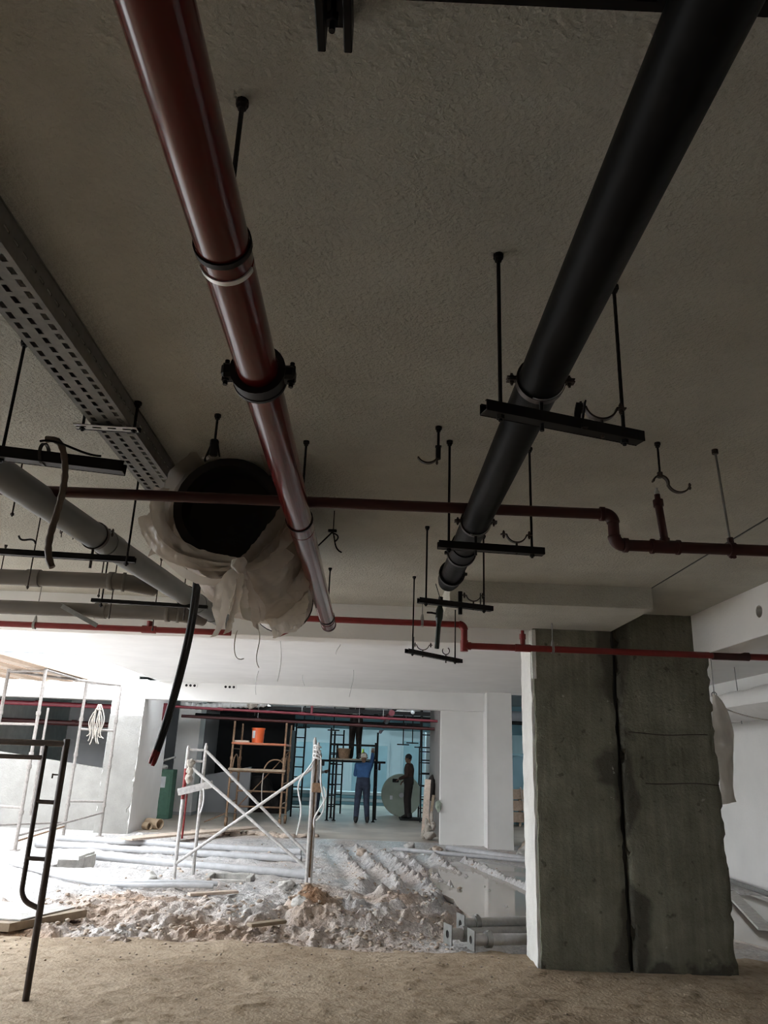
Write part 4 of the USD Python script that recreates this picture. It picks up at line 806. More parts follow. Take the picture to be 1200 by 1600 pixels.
# ================================================================== MIDDLE BAY
# ---- dark scaffold frame standing in the near hall
sf = thing('ladder_scaffold', 'dark rusty tubular scaffold ladder frame standing nearest the viewer at left', 'scaffold frame', (-2.8, 5.66, 0))
FY = 5.66; FR = 0.0225
part(sf, 'leg', tube([(-2.13, FY, 0), (-2.13, FY, 1.615)], FR, 18), 'dark_bronze'); part(sf, 'leg', tube([(-3.73, FY, 0), (-3.73, FY, 1.615)], FR, 18), 'dark_bronze')
part(sf, 'top_rail', tube([(-3.73, FY, 1.583), (-2.13, FY, 1.583)], FR * 0.95, 18), 'dark_bronze')
part(sf, 'lower_rail', tube([(-3.60, FY, 1.485), (-2.27, FY, 1.485)], 0.016, 14), 'dark_bronze')
for s, x0 in ((1, -2.13), (-1, -3.73)):
    xi = x0 - s * 0.142
    crv = [(xi, FY, 1.57), (xi, FY, 0.72)] + arc((xi + s * 0.11, FY, 0.66), (-s, 0, 0), (0, 0, -1), 0.11, 0.1, 1.25, 9) + [(x0 - s * 0.01, FY, 0.535)]
    part(sf, 'inner_post', tube(crv, 0.0165, 14), 'dark_bronze')
    for z in (1.20, 0.84):
        part(sf, 'rung', tube([(xi, FY, z), (xi + s * 0.02, FY, z - 0.004), (x0 - s * 0.03, FY, z - 0.006), (x0, FY, z - 0.002)], [0.018, 0.014, 0.014, 0.018], 12), 'dark_bronze')
    part(sf, 'lock_pin', [cyl((x0, FY, 1.375), (x0 - s * 0.065, FY, 1.375), 0.005, 8), cyl((x0 - s * 0.062, FY, 1.382), (x0 - s * 0.062, FY, 1.35), 0.006, 8)], 'dark_bronze')

# ---- white scaffold tower at the left, planks on top
L1, L2, L3, L4 = (-5.53, 13.24), (-6.30, 13.55), (-5.55, 15.30), (-4.98, 15.62)
wt_ = thing('scaffold_tower', 'pale paint-spattered scaffold tower with a plank deck by the low wall, far left', 'scaffold', (-5.6, 14.4, 0))
def leg(t, xy, z1, r=0.028, m='tower_steel', z0=None, joints=(0.55, 1.25, 1.45, 2.1)):
    z0 = ground(*xy) if z0 is None else z0
    l = part(t, 'leg', tube([(xy[0], xy[1], z0 + 0.01), (xy[0], xy[1], z1)], r, 14), m)
    part(l, 'base_plate', box((xy[0] - 0.06, xy[1] - 0.06, z0), (xy[0] + 0.06, xy[1] + 0.06, z0 + 0.012), 0.003), m)
    for z in joints:
        part(l, 'collar', cyl((xy[0], xy[1], z - 0.03), (xy[0], xy[1], z + 0.03), r * 1.45, 12), m)
    return l
for xy in (L1, L2, L3, L4): leg(wt_, xy, 2.84)
for xy in (L1, L3, L4): part(wt_, 'spigot', cyl((*xy, 2.82), (*xy, 3.05), 0.014, 10), 'tower_steel')
for a, b in ((L1, L2), (L3, L4)):
    for z in (0.62, 1.92, 2.80):
        part(wt_, 'rung', tube([(*a, z), (*b, z)], 0.022, 12), 'tower_steel')
part(wt_, 'spare_leg', tube([(-5.42, 13.34, 0.5), (-5.42, 13.34, 2.2)], 0.02, 12), 'tower_steel')
part(wt_, 'long_rail', tube([(*L1, 2.82), (*L3, 2.82)], 0.022, 12), 'tower_steel'); part(wt_, 'long_rail', tube([(*L2, 2.80), (*L4, 2.80)], 0.022, 12), 'tower_steel')
part(wt_, 'long_rail', tube([(*L1, 0.20), (*L4, 0.42)], 0.018, 12), 'tower_steel'); part(wt_, 'long_rail', tube([(*L2, 0.30), (*L3, 0.25)], 0.018, 12), 'tower_steel')
part(wt_, 'diagonal_brace', tube([(*L1, 0.12), (*L3, 0.18)], 0.014, 10), 'rust_steel')
for k in range(7):
    x = -7.3 + 0.262 * k; y0 = 10.6 + 0.18 * (k % 3); zz = 2.845 + 0.010 * (k % 2)
    m = box((x, y0, zz), (x + 0.24, 15.7 + 0.1 * (k % 3), zz + 0.035), 0.004)
    single('deck_plank', f'{["grey-brown", "pale tan"][k % 2]} timber plank, {["first", "second", "third", "fourth", "fifth", "sixth", "seventh"][k]} from the left on the scaffold tower deck', 'plank', m, 'pale_wood' if k % 2 else 'wood', 'planks on the white scaffold tower')
rp = thing('rope_bundle', 'hank of pale rope and rag tied on the scaffold tower, over a rung', 'rope', (-5.25, 15.42, 1.95))
for k in range(9):
    a = k * 1.7; o = 0.022 * (k - 4)
    q = [(-5.27 + 0.3 * o, 15.40, 2.40), (-5.27 + 1.1 * o + 0.02 * math.sin(a), 15.36 + 0.02 * math.cos(a), 2.22), (-5.27 + 1.6 * o, 15.36, 2.02 + 0.02 * math.sin(a)), (-5.27 + 1.2 * o, 15.37 - 0.02 * math.sin(a), 1.84 + 0.05 * math.sin(a * 2)), (-5.26 + 1.9 * o, 15.38, 1.72 + 0.08 * math.cos(a))]
    part(rp, 'strand', tube(spline(q, 18), 0.011, 8), 'pale_rag')
part(rp, 'whipping', ring((-5.27, 15.38, 2.30), (0, 0.1, 1), 0.045, 0.012), 'pale_rag')

# ---- guard frames with crossed braces standing in the mud
gf = thing('guard_frame', 'white and red scaffold frames joined by crossed braces, standing in the mud', 'scaffold frame', (-1.5, 11.0, 0))
A1, A2, B1, B2 = (-2.50, 11.17), (-2.265, 11.22), (-0.70, 10.65), (-0.665, 10.86)
for xy, h in ((A1, 1.62), (A2, 1.66), (B1, 1.78), (B2, 1.72)):
    z0 = ground(*xy)
    part(gf, 'leg', tube([(*xy, z0 - 0.02), (*xy, h)], 0.024, 14), 'white_steel')
    part(gf, 'leg_tip', cyl((*xy, h), (*xy, h + 0.035), 0.016, 10), 'white_steel')
part(gf, 'painted_sleeve', cyl((A1[0] + 0.05, A1[1], 0.45), (A1[0] + 0.05, A1[1], 1.02), 0.014, 12), 'red_paint', 'red painted tube')
part(gf, 'painted_sleeve', cyl((A1[0], A1[1], 0.95), (A1[0], A1[1], 1.35), 0.0255, 14), 'red_paint', 'red worn paint'); part(gf, 'painted_sleeve', cyl((B1[0] + 0.03, B1[1] + .02, 0.1), (B1[0] + 0.03, B1[1] + .02, 1.65), 0.016, 12), 'rust_steel', 'rusty inner tube')
for a, b in ((A1, A2), (B1, B2)):
    for z in (1.60, 1.45):
        part(gf, 'rung', tube([(*a, z), (*b, z)], 0.018, 10), 'white_steel')
part(gf, 'cross_board', bar((-2.56, 11.10, 1.04), (-2.10, 11.12, 1.16), 0.04, 0.095, 0.004), 'white_steel', 'pale board lashed across the legs')
part(gf, 'lashing', [rock((A1[0] + 0.06, 11.14, 1.22 + 0.1 * k), 0.055, k, 2, 1.1) for k in range(3)], 'pale_rag')
def brace(p, q):
    b = part(gf, 'cross_brace', tube([p, q], 0.021, 12), 'white_steel')
brace((*A1, 0.14), (*B1, 1.43)); brace((*A1, 1.42), (*B1, 0.20)); brace((*A2, 1.60), (*B2, 0.30))
part(gf, 'rusty_clip', box((-0.70, 10.60, 1.12), (-0.57, 10.66, 1.24), 0.01), 'rust_steel', 'rust brown clip on the right post')
for q in ([(-0.69, 10.62, 1.72), (-0.74, 10.60, 1.45), (-0.88, 10.60, 1.2), (-0.83, 10.6, 0.95), (-0.84, 10.6, 0.72), (-0.86, 10.6, 0.60)], [(-0.66, 10.62, 1.7), (-0.60, 10.6, 1.5), (-0.58, 10.6, 1.2), (-0.54, 10.6, 1.05), (-0.62, 10.6, 0.78)], [(-0.55, 10.6, 1.2), (-0.53, 10.6, 1.02), (-0.60, 10.6, 0.9), (-0.64, 10.6, 0.7)], [(-2.22, 11.1, 1.1), (-2.20, 11.1, 0.95), (-2.23, 11.1, 0.78)]):
    part(gf, 'rope_end', tube(spline(q, 24), 0.011, 8), 'white_rope', 'loose white rope')
part(gf, 'rope_coil', [ring((-0.66, 10.62, 1.55 + 0.05 * k), (0.2, 0.1, 1), 0.045, 0.012) for k in range(4)], 'white_rope', 'white rope wound on the post')

# ---- lying pipes, conduits, planks
def lying(label, p, q, r, m, h=None, grp='long pipes lying across the mud at left'):
    p, q = np.array(p), np.array(q)
    s = np.linspace(0, 1, 9); P = [p + (q - p) * k for k in s]
    z = max(ground(*a) for a in P) + r * 0.6 if h is None else h
    t = thing('lying_pipe', label, 'pipe', (*((p + q) / 2), z - r), grp)
    part(t, 'pipe_length', pipe((*p, z), (*q, z), r, 20, r * 0.16), m)
    part(t, 'end_collar', [pipe((*(q - (q - p) * 0.03), z), (*q, z), r * 1.12, 20, r * 0.2)], m)
lying('farthest of three long pale pipes lying across the mud, starting by the low wall', (-5.45, 14.75), (-1.04, 14.0), 0.05, 'white_pvc')
lying('middle one of three long pale pipes lying across the mud', (-5.45, 13.85), (-0.96, 13.05), 0.05, 'white_pvc')
lying('nearest of three long pale pipes lying across the mud, over the trench', (-4.75, 12.72), (-0.74, 11.40), 0.052, 'white_pvc')
lying('thick pale pipe lying along the foot of the white pier', (1.62, 15.75), (3.3, 13.95), 0.055, 'white_pvc', None, 'pale pipes lying at the foot of the pier')
lying('thin pale pipe lying in front of the thicker pipe by the pool', (0.55, 14.75), (3.2, 13.45), 0.035, 'white_pvc', None, 'pale pipes lying at the foot of the pier')
lying('dark thin pipe lying along the base of the right wall', (5.62, 13.4), (5.55, 9.5), 0.035, 'galvanised', 0.0, None)
cd = thing('curved_conduit', 'pair of pale flexible conduits curving over the mud at left', 'conduit', (-3.3, 10.4, 0))
for k in range(2):
    q = np.array([(-4.95, 11.75), (-4.52, 11.27), (-3.71, 10.52), (-2.85, 10.02), (-2.25, 9.92), (-1.75, 9.93)]) + [0.03 * k, 0.10 * k]
    part(cd, 'conduit', tube(spline([(x, y, ground(x, y) + 0.045) for x, y in q], 40), 0.028, 12), 'white_pvc')
def plank(label, p, q, w, t, m, z=None, grp=None):
    z = max(ground(*p), ground(*q)) + t if z is None else z
    single('plank', label, 'plank', bar((*p, z), (*q, z), w, t, 0.004), m, grp)
plank('long tan timber board sloping from the pipes to the far hall floor', (-4.1, 14.25), (-2.35, 17.3), 0.34, 0.035, 'pale_wood', 0.11)
plank('grey timber board lying in the shallow water by the right wall', (5.15, 11.6), (4.35, 9.0), 0.16, 0.03, 'concrete_piece', -0.02)
plank('short tan board on the mud in front of the curved conduits', (-1.95, 9.55), (-1.45, 9.85), 0.10, 0.03, 'pale_wood')
plank('broken dark board stuck in the spoil at the slab edge', (-1.02, 7.86), (-0.72, 8.1), 0.09, 0.03, 'dark_ply')
plank('thin splintered lath lying on the spoil behind the broken board', (-0.75, 9.25), (-0.2, 9.35), 0.06, 0.02, 'pale_wood')
pl = hull([(x, y, z) for x, y, h in ((-4.6, 8.55, 0.05), (-2.62, 8.16, 0.055), (-3.05, 7.46, 0.05), (-4.9, 7.7, 0.05)) for z in (h - 0.03, h + 0.035)])
single('plywood_sheet', 'plywood sheet lying raised over the slab edge at the far left', 'plywood', pl, 'dark_ply')
sd = hull([(x, y, z) for x, y, h in ((-4.6, 8.57, 0.088), (-2.75, 8.2, 0.09), (-3.0, 7.56, 0.088), (-4.9, 7.74, 0.088)) for z in (h, h + 0.012)])
single('spilled_mortar', 'pale mortar crust spread over the plywood sheet', 'mortar', sd, 'concrete_piece')
ps = [((0.80, 7.66, 0.085), (2.6, 8.36, 0.06), 'left one of the steel posts with base plates beside the column'), ((0.985, 7.46, 0.085), (2.9, 7.98, 0.06), 'right one of the steel posts with base plates, nearest the column'), ((0.93, 7.78, 0.15), (2.5, 8.33, 0.145), 'rear steel post with a base plate, lying on the other two')]
for p, q, lab in ps:
    p, q = np.array(p), np.array(q); t = (q - p) / np.linalg.norm(q - p); z0 = -0.01
    b = thing('steel_post', lab, 'post', (*((p + q) / 2)[:2], 0), 'steel posts with base plates')
    part(b, 'shaft', pipe(p, q, 0.047, 24, 0.006), 'post_steel')
    hole = cyl(p - t * 0.05, p + t * 0.05, 0.032, 24)
    pt = bar(p - t * 0.006, p + t * 0.006, 0.165, 0.165, 0.003)
    hole.fix_normals(); pt = trimesh.boolean.difference([pt, hole], engine='manifold')
    part(b, 'base_plate', pt, 'plate_steel', 'square plate with a centre hole')
    part(b, 'bore', cyl(p + t * 0.004, p + t * 0.02, 0.034, 20), 'dark_void', 'dark inside of the post')
    part(b, 'coupler', [ring(p + t * 0.16, t, 0.055, 0.012, 0.05), rock(p + t * 0.16 + [0, 0, 0.05], 0.03, 3, 2, 1)], 'galvanised')
# loose lumps
lumps = [(-0.02, 14.4, .12, 'dark lump on the slurry straight below the black scaffold'), (-0.9, 10.15, .10, 'clay lump at the foot of the right guard post, left side'), (-2.75, 10.9, .12, 'pale lump left of the guard frames'), (1.55, 8.35, .05, 'small dark lump near the steel posts'), (-3.9, 8.7, .10, 'lump beside the plywood sheet at far left'), (3.05, 15.2, .20, 'large pale lump in the narrow gap, nearer one'), (3.25, 16.0, .22, 'large pale lump in the narrow gap, farther one'),
         (-4.3, 15.9, .10, 'lump at the foot of the white plastered column'), (-3.6, 15.95, .11, 'lump between the tan board and the plastered column'), (1.4, 15.5, .13, 'grey lump at the end of the thick pale pipe'), (0.9, 15.8, .11, 'grey lump left of the thick pale pipe end'), (-0.62, 8.62, .11, 'rusty brown clay lump on top of the spoil heap')]
for k, (x, y, s, lab) in enumerate(lumps):
    single('rubble_lump', lab, 'rubble', rock((x, y, ground(x, y) + s * 0.2), s, k + 3, 3, 0.6), 'concrete_piece' if k % 3 else 'clod', 'loose lumps on the mud')
bits = []
for k in range(1900):
    u = rng.random()
    if u < 0.55: x, y = rng.uniform(-3.4, 0.9), 7.6 + abs(rng.normal(0, 0.9))
    elif u < 0.85:
        t = tracks[rng.integers(0, 9)]; i = rng.integers(0, len(t) - 1); f = rng.random()
        x, y = np.array(t[i]) * (1 - f) + np.array(t[i + 1]) * f + rng.normal(0, 0.07, 2)
    else: x, y = rng.uniform(-3.5, 1.5), rng.uniform(9, 15.5)
    bits.append((x, y, float(np.clip(rng.lognormal(-4.25, 0.45), 0.007, 0.036))))
hz = mud_height(np.array([[b[0] for b in bits]]), np.array([[b[1] for b in bits]]))[0]
cl = [rock((x, y, z + s * 0.1), s, k % 40, 1, 0.55) for k, ((x, y, s), z) in enumerate(zip(bits, hz))]
single('clods', 'loose crumbs and clods of clay strewn over the ruts and spoil', 'clods', cl, 'clod', kind='stuff', smooth=60)
sb = [rock((x, y, 0.004), s, k % 20, 1, 0.5) for k, (x, y, s) in enumerate((rng.uniform(-3, 1.4), 7.45 - abs(rng.normal(0, 0.75)), rng.uniform(0.003, 0.012)) for _ in range(260))]
single('grit', 'small stones and grit scattered over the tan slab', 'grit', sb, 'clod', kind='stuff', smooth=60)
# manhole frame and trench lining
mh = thing('manhole_frame', 'small pale concrete frame round a square pit, in front of the guard frames', 'manhole', (-1.73, 11.0, 0))
for lo, hi in (((-2.03, 10.80, -0.30), (-1.96, 11.22, 0.05)), ((-1.50, 10.80, -0.30), (-1.43, 11.22, 0.05)), ((-1.96, 11.15, -0.30), (-1.50, 11.22, 0.05)), ((-1.96, 10.80, -0.30), (-1.50, 10.86, 0.02))):
    part(mh, 'curb', box(lo, hi, 0.008), 'concrete_piece')
tb = thing('concrete_block', 'pale concrete block lining the trench under the nearest long pipe', 'block', (-4.1, 12.0, -0.3))
part(tb, 'body', rough_block((-4.28, 11.75, -0.4), (-3.92, 12.25, 0.10), 31, 0.02, 0.08, 0.05), 'concrete_piece'); part(tb, 'cap', rough_block((-4.40, 11.62, 0.08), (-3.95, 12.30, 0.13), 34, 0.02, 0.08, 0.05), 'rough_white')
tu = [((-4.62, 17.55), (-4.30, 17.35), 0.105, 'larger cardboard tube end lying beside the white plastered column'), ((-4.60, 17.25), (-4.46, 17.15), 0.075, 'smaller cardboard tube end lying in front of the larger one')]
for p, q, r, lab in tu:
    t = thing('cardboard_tube', lab, 'tube', (*p, 0)); part(t, 'tube_wall', pipe((*p, r), (*q, r), r, 28, 0.012), 'cardboard'); part(t, 'core', cyl(((p[0] + q[0]) / 2, (p[1] + q[1]) / 2, r), (p[0], p[1], r), r * 0.85, 20), 'dark_ply', 'darker inside')
# things on and under the ceiling of the middle bay
for k, (x, lab) in enumerate(((-3.74, 'left of two dark triple socket boxes on the white beam'), (-2.92, 'right of two dark triple socket boxes on the white beam'))):
    s = thing('socket_box', lab, 'socket', (x, 16.27, 2.86))
    part(s, 'plate', box((x - 0.14, 16.262, 2.865), (x + 0.14, 16.282, 2.935), 0.004), 'white_plaster')
    for j in (-1, 0, 1): part(s, 'opening', cyl((x + j * 0.085, 16.255, 2.90), (x + j * 0.085, 16.27, 2.90), 0.026, 12), 'dark_void', 'round dark opening')
for k, (x, y, L, lab) in enumerate(((-1.17, 9.8, 0.52, 'long wavy wire hanging from the middle bay ceiling, under the wrapped duct'), (-0.30, 12.8, 0.45, 'wavy wire hanging from the middle bay ceiling, above the wide opening'), (-0.42, 9.9, 0.14, 'short bent wire at the edge of the long beam, right of the duct'), (-1.95, 13.5, 0.42, 'straight faint wire left of the longer wavy wire'), (-1.18, 13.9, 0.2, 'tiny looped wire above the wide opening'))):
    q = [(x + 0.03 * math.sin(3 * s + k), y, 2.975 - L * s) for s in np.linspace(0, 1, 8)]
    single('hanging_wire', lab, 'wire', tube(spline(q, 20), 0.006, 6), 'grey_plaster')
# right side, behind the column
wd = thing('wrapped_duct', 'pale insulated duct wrapped in white sheet along the right wall', 'duct', (5.4, 11, 2.3))
q = spline([(4.85, 14.5, 2.55), (5.0, 12.2, 2.42), (5.15, 10.4, 2.45), (5.2, 8.2, 2.5)], 30)
part(wd, 'duct_shell', tube(q, 0.20 + 0.012 * np.sin(np.arange(30) * 1.9), 20), 'white_plaster'); 
for y in (9.4, 10.6, 11.8): part(wd, 'strap', tube([(5.1, y, 2.2), (5.08, y, 2.97)], 0.006, 6), 'galvanised')
part(wd, 'sag_sheet', sweep_sheet([((4.80, 12.2, 2.38), (4.85, 9.2, 2.40)), ((5.0, 12.0, 2.24), (5.05, 9.3, 2.27)), ((5.3, 12.2, 2.25), (5.35, 9.2, 2.28))], 26, 0.05, 40), 'duct_white')
part(wd, 'rope', tube(spline([(4.42, 9.6, 2.32), (4.75, 9.7, 2.24), (5.1, 9.7, 2.20), (5.4, 9.9, 2.3)], 20), 0.008, 6), 'beige_sheet')
hsx = thing('hanging_sheet', 'narrow beige sheet hanging beside the right edge of the concrete column', 'sheet', (4.1, 9.0, 1.2))
part(hsx, 'cloth', sweep_sheet([((4.0, 8.95, 2.42), (4.07, 9.0, 2.42)), ((3.98, 8.95, 2.2), (4.22, 9.05, 2.22)), ((3.96, 8.95, 1.75), (4.23, 9.05, 1.8)), ((3.98, 8.95, 1.5), (4.17, 9.02, 1.5)), ((3.97, 8.95, 1.22), (4.17, 9.0, 1.25))], 20, 0.05, 44), 'beige_sheet')
part(hsx, 'hook', [cyl((4.04, 9.0, 2.97), (4.04, 9.0, 2.42), 0.006, 8), ring((4.04, 9.0, 2.42), (0, 1, 0), 0.03, 0.006)], 'galvanised')
# behind the low wall on the left
single('red_pipe', 'bright red pipe under the beam, above the low wall at far left', 'pipe', [cyl((-9.1, 17.0, 2.47), (-5.42, 17.0, 2.45), 0.05, 18)] + [cyl((x, 17.0, 2.47), (x + 0.09, 17.0, 2.47), 0.058, 18) for x in (-8.2, -7.2, -6.2)], 'far_red')
single('brown_pipe', 'dark brown pipe behind the bright red pipe above the low wall', 'pipe', [cyl((-9.1, 18.2, 2.13), (-5.45, 18.2, 2.10), 0.06, 18), cyl((-6.8, 18.2, 2.12), (-6.7, 18.2, 2.12), 0.07, 18)], 'dark_red')
sl = thing('stair_slab', 'grey concrete wall behind the low wall at far left', 'wall', (-7.0, 21.0, 0)); part(sl, 'slab', box((-7.95, 21.0, 0), (-6.2, 21.2, 3.2), 0.01), 'far_grey'); part(sl, 'ledge', box((-7.95, 20.94, 1.72), (-6.2, 21.0, 1.80), 0.005), 'far_grey')
dp = thing('door_leaf', 'dark blue door leaf standing ajar behind the low wall', 'door', (-5.8, 20.5, 0)); part(dp, 'leaf', box((-6.15, 20.5, 0), (-5.35, 20.56, 2.25), 0.006), 'far_blue'); part(dp, 'handle', cyl((-5.45, 20.46, 1.05), (-5.60, 20.46, 1.05), 0.015, 8), 'black_steel')
single('leaning_pole', 'dark pole leaning across the blue door leaf behind the low wall', 'pole', bar((-6.1, 20.2, 0.0), (-5.45, 20.3, 2.2), 0.09, 0.09), 'black_steel')
# ================================================================== FAR HALL
def tube_light(x, y, z, L, lab, along='x', m='tube_glow'):
    d = np.array([L / 2, 0, 0]) if along == 'x' else np.array([0, L / 2, 0]); c = np.array([x, y, z])
    t = thing('tube_light', lab, 'lamp', (x, y, z))
    part(t, 'lamp_tube', cyl(c - d, c + d, 0.022, 12), m); part(t, 'batten', bar(c - d + [0, 0, 0.05], c + d + [0, 0, 0.05], 0.06, 0.045), 'far_white')
    for s in (-0.7, 0.7): part(t, 'suspension', cyl(c + d * s + [0, 0, 0.06], (c[0] + d[0] * s, c[1] + d[1] * s, 3.5), 0.005, 6), 'black_steel')
tube_light(0.15, 24.4, 2.58, 1.2, 'bright tube lamp above the person on the dark scaffold', 'x', 'tube_dim')
tube_light(-2.9, 23.0, 2.93, 1.2, 'bright tube lamp high above the orange bucket', 'y', 'tube_dim')
tube_light(-1.2, 29.5, 2.7, 1.5, 'tube lamp deep in the far hall at the middle')
tube_light(1.6, 29.5, 2.7, 1.5, 'tube lamp deep in the far hall at the right')
tube_light(-3.8, 30.5, 2.7, 1.5, 'tube lamp deep in the far hall at the left')
# pipes and trays under the ceiling
def run(name, lab, cat_, p, q, r, m, collars=()):
    p, q = np.array(p, float), np.array(q, float); t = thing(name, lab, cat_, (p + q) / 2)
    part(t, 'pipe_length', cyl(p, q, r, 16), m)
    for s in collars:
        c = p + (q - p) * s; u = (q - p) / np.linalg.norm(q - p); part(t, 'collar', cyl(c - u * 0.06, c + u * 0.06, r * 1.3, 14), m)
        part(t, 'rod', cyl(c + [0, 0, r], (c[0], c[1], 3.5), 0.007, 6), 'galvanised')
    return t
f1 = run('red_pipe', 'thin red pipe just behind the wide opening, across its whole width', 'pipe', (-4.65, 18.0, 2.56), (1.6, 18.0, 2.455), 0.03, 'far_red', (0.2, 0.5, 0.8))
part(f1, 'flange_box', box((-4.82, 17.9, 2.24), (-4.55, 18.1, 2.62), 0.01), 'far_red', 'red valve box at the left end'); part(f1, 'red_riser', cyl((-1.3, 18.0, 2.52), (-1.3, 18.0, 2.85), 0.03, 12), 'far_red')
run('brown_pipe', 'dark red-brown pipe low across the far hall, behind the thin red pipe', 'pipe', (-4.5, 19.0, 2.40), (1.62, 19.0, 2.32), 0.035, 'dark_red', (0.3, 0.7))
run('black_pipe', 'black pipe crossing the far hall above the bucket scaffold', 'pipe', (-4.5, 20.5, 2.52), (1.62, 20.7, 2.40), 0.04, 'black_steel', (0.25, 0.6, 0.9))
run('black_pipe', 'second black pipe deeper in the far hall, higher up', 'pipe', (-4.5, 22.5, 2.78), (6.0, 22.5, 2.70), 0.05, 'black_steel', (0.2, 0.45, 0.7))
run('white_pipe', 'short white pipe over the middle of the wide opening', 'pipe', (-1.55, 20.0, 2.72), (-0.2, 20.0, 2.70), 0.04, 'white_pvc', (0.1, 0.9))
run('red_pipe', 'thick dark red pipe running away under the far hall ceiling', 'pipe', (0.55, 18.3, 2.62), (0.55, 33.5, 2.70), 0.07, 'far_red', (0.1, 0.4, 0.7))
run('grey_pipe', 'wide grey ventilation pipe crossing near the far hall ceiling', 'pipe', (-4.5, 24.5, 3.05), (6.0, 24.5, 3.0), 0.17, 'far_grey', (0.2, 0.5, 0.8))
for k, (y, z, lab) in enumerate(((19.6, 2.66, 'dark cable tray crossing the far hall, nearest the opening'), (23.4, 2.55, 'dark cable tray crossing the far hall behind the dark scaffold'), (26.3, 2.62, 'pale blue cable tray deep in the far hall'))):
    t = thing('cable_tray', lab, 'cable tray', (-1.5, y, z)); m = 'black_steel' if k < 2 else 'far_blue'
    part(t, 'tray_base', rot(tray_base(-0.12, 0.12, -3.0, 3.0, 0, 2, 0.16, 0.1, 0.003), PI / 2, (0, 0, 1)).apply_translation((-1.45, y, z)), m)
    for s in (-0.12, 0.12): part(t, 'side_flange', box((-4.45, y + s - 0.002, z), (1.55, y + s + 0.002, z + 0.08), 0.001), m)
    for x in (-3.6, -1.6, 0.6): part(t, 'rod', cyl((x, y, z), (x, y, 3.5), 0.008, 6), 'black_steel')
for k, (x, y, z) in enumerate(((0.95, 20.8, 1.95), (1.2, 20.9, 2.0), (1.42, 21.0, 1.9), (-0.9, 20.9, 2.25), (-1.7, 21.0, 2.3))):
    h = thing('drop_rod', f'black drop rod with a cross bar under the far hall ceiling, {["third", "fourth", "rightmost", "second", "leftmost"][k]} of five', 'rod', (x, y, z), 'drop rods in the far hall')
    part(h, 'rod', cyl((x, y, z), (x, y, 3.5), 0.014, 8), 'black_steel'); part(h, 'cross_bar', bar((x - 0.16, y, z + 0.02), (x + 0.16, y, z + 0.02), 0.04, 0.03), 'black_steel')
pd_ = thing('ventilation_duct', 'broad pale box duct under the far hall ceiling, over the dark scaffold', 'duct', (-0.6, 23.0, 2.75)); part(pd_, 'casing', box((-1.6, 22.7, 2.72), (0.35, 23.6, 2.98), 0.01), 'far_grey'); part(pd_, 'seam', box((-0.62, 22.69, 2.71), (-0.56, 23.61, 2.99), 0.003), 'far_grey')
for x in (-1.4, 0.2): part(pd_, 'rod', cyl((x, 23.1, 2.9), (x, 23.1, 3.5), 0.008, 6), 'black_steel')
fx = thing('flexible_duct', 'crumpled grey flexible duct under the ceiling at the left of the opening', 'duct', (-3.4, 19.2, 2.7))
s = spline([(-4.5, 19.2, 2.70), (-3.9, 19.2, 2.66), (-3.4, 19.2, 2.72), (-2.95, 19.25, 2.74), (-2.5, 19.3, 2.80)], 60)
part(fx, 'hose', tube(s, 0.075 + 0.012 * np.sin(np.arange(60) * 1.6), 16), 'grey_plaster'); part(fx, 'bundle', rock((-2.85, 19.2, 2.77), 0.15, 5, 3, 0.8), 'pale_rag', 'pale padded end')
jb = thing('junction_box', 'round dark junction box with a pale knob on the red pipe at right', 'box', (1.0, 18.6, 2.6)); part(jb, 'body', sphere((0.62, 18.4, 2.72), 0.06, 2), 'black_steel'); part(jb, 'stem', cyl((0.62, 18.4, 2.72), (0.62, 18.4, 3.5), 0.012, 8), 'black_steel'); part(jb, 'knob', sphere((1.05, 18.4, 2.66), 0.05, 2), 'far_white', 'pale knob'); part(jb, 'bracket', box((0.62, 18.38, 2.66), (1.05, 18.42, 2.70), 0.004), 'galvanised')
# bucket scaffold
X0, X1, Y0, Y1 = -3.16, -1.93, 18.75, 20.0
bs = thing('wheeled_scaffold', 'rusty wheeled scaffold with an orange board deck at the left of the far hall', 'scaffold', (-2.55, 19.4, 0))
for x in (X0, X1):
    for y in (Y0, Y1):
        l = part(bs, 'leg', tube([(x, y, 0.22), (x, y, 2.32)], 0.026, 12), 'rust_steel')
        for z in (1.25, 1.48): part(l, 'collar', cyl((x, y, z - 0.04), (x, y, z + 0.04), 0.04, 10), 'rust_steel')
        w = part(bs, 'caster', [cyl((x - 0.025, y + 0.03, 0.10), (x + 0.025, y + 0.03, 0.10), 0.10, 20), cyl((x - 0.035, y + 0.03, 0.10), (x + 0.035, y + 0.03, 0.10), 0.035, 12)], 'rust_steel', 'worn caster wheel')
        part(w, 'fork', [bar((x - 0.035, y + 0.03, 0.09), (x - 0.03, y, 0.23), 0.02, 0.006), bar((x + 0.035, y + 0.03, 0.09), (x + 0.03, y, 0.23), 0.02, 0.006)], 'rust_steel')
for z in (0.36, 0.72, 1.20):
    part(bs, 'rail', tube([(X0, Y0, z), (X1, Y0, z)] if z > 1 else [(X0 + 0.0, Y1, z), (X1, Y1, z)], 0.022, 10), 'rust_steel')
part(bs, 'mid_plank', bar((X0 - 0.05, Y0 - 0.02, 1.24), (X1 + 0.05, Y0 - 0.02, 1.24), 0.1, 0.05), 'dark_ply', 'grimy mid plank')
for x in (X0, X1):
    for z in (0.5, 0.95, 1.7): part(bs, 'rung', tube([(x, Y0, z), (x, Y1, z)], 0.016, 10), 'rust_steel')
    part(bs, 'arch', tube(arc((x, (Y0 + Y1) / 2, 1.15), (0, 1, 0), (0, 0, 1), 0.42, 0, PI, 14), 0.016, 10), 'rust_steel')
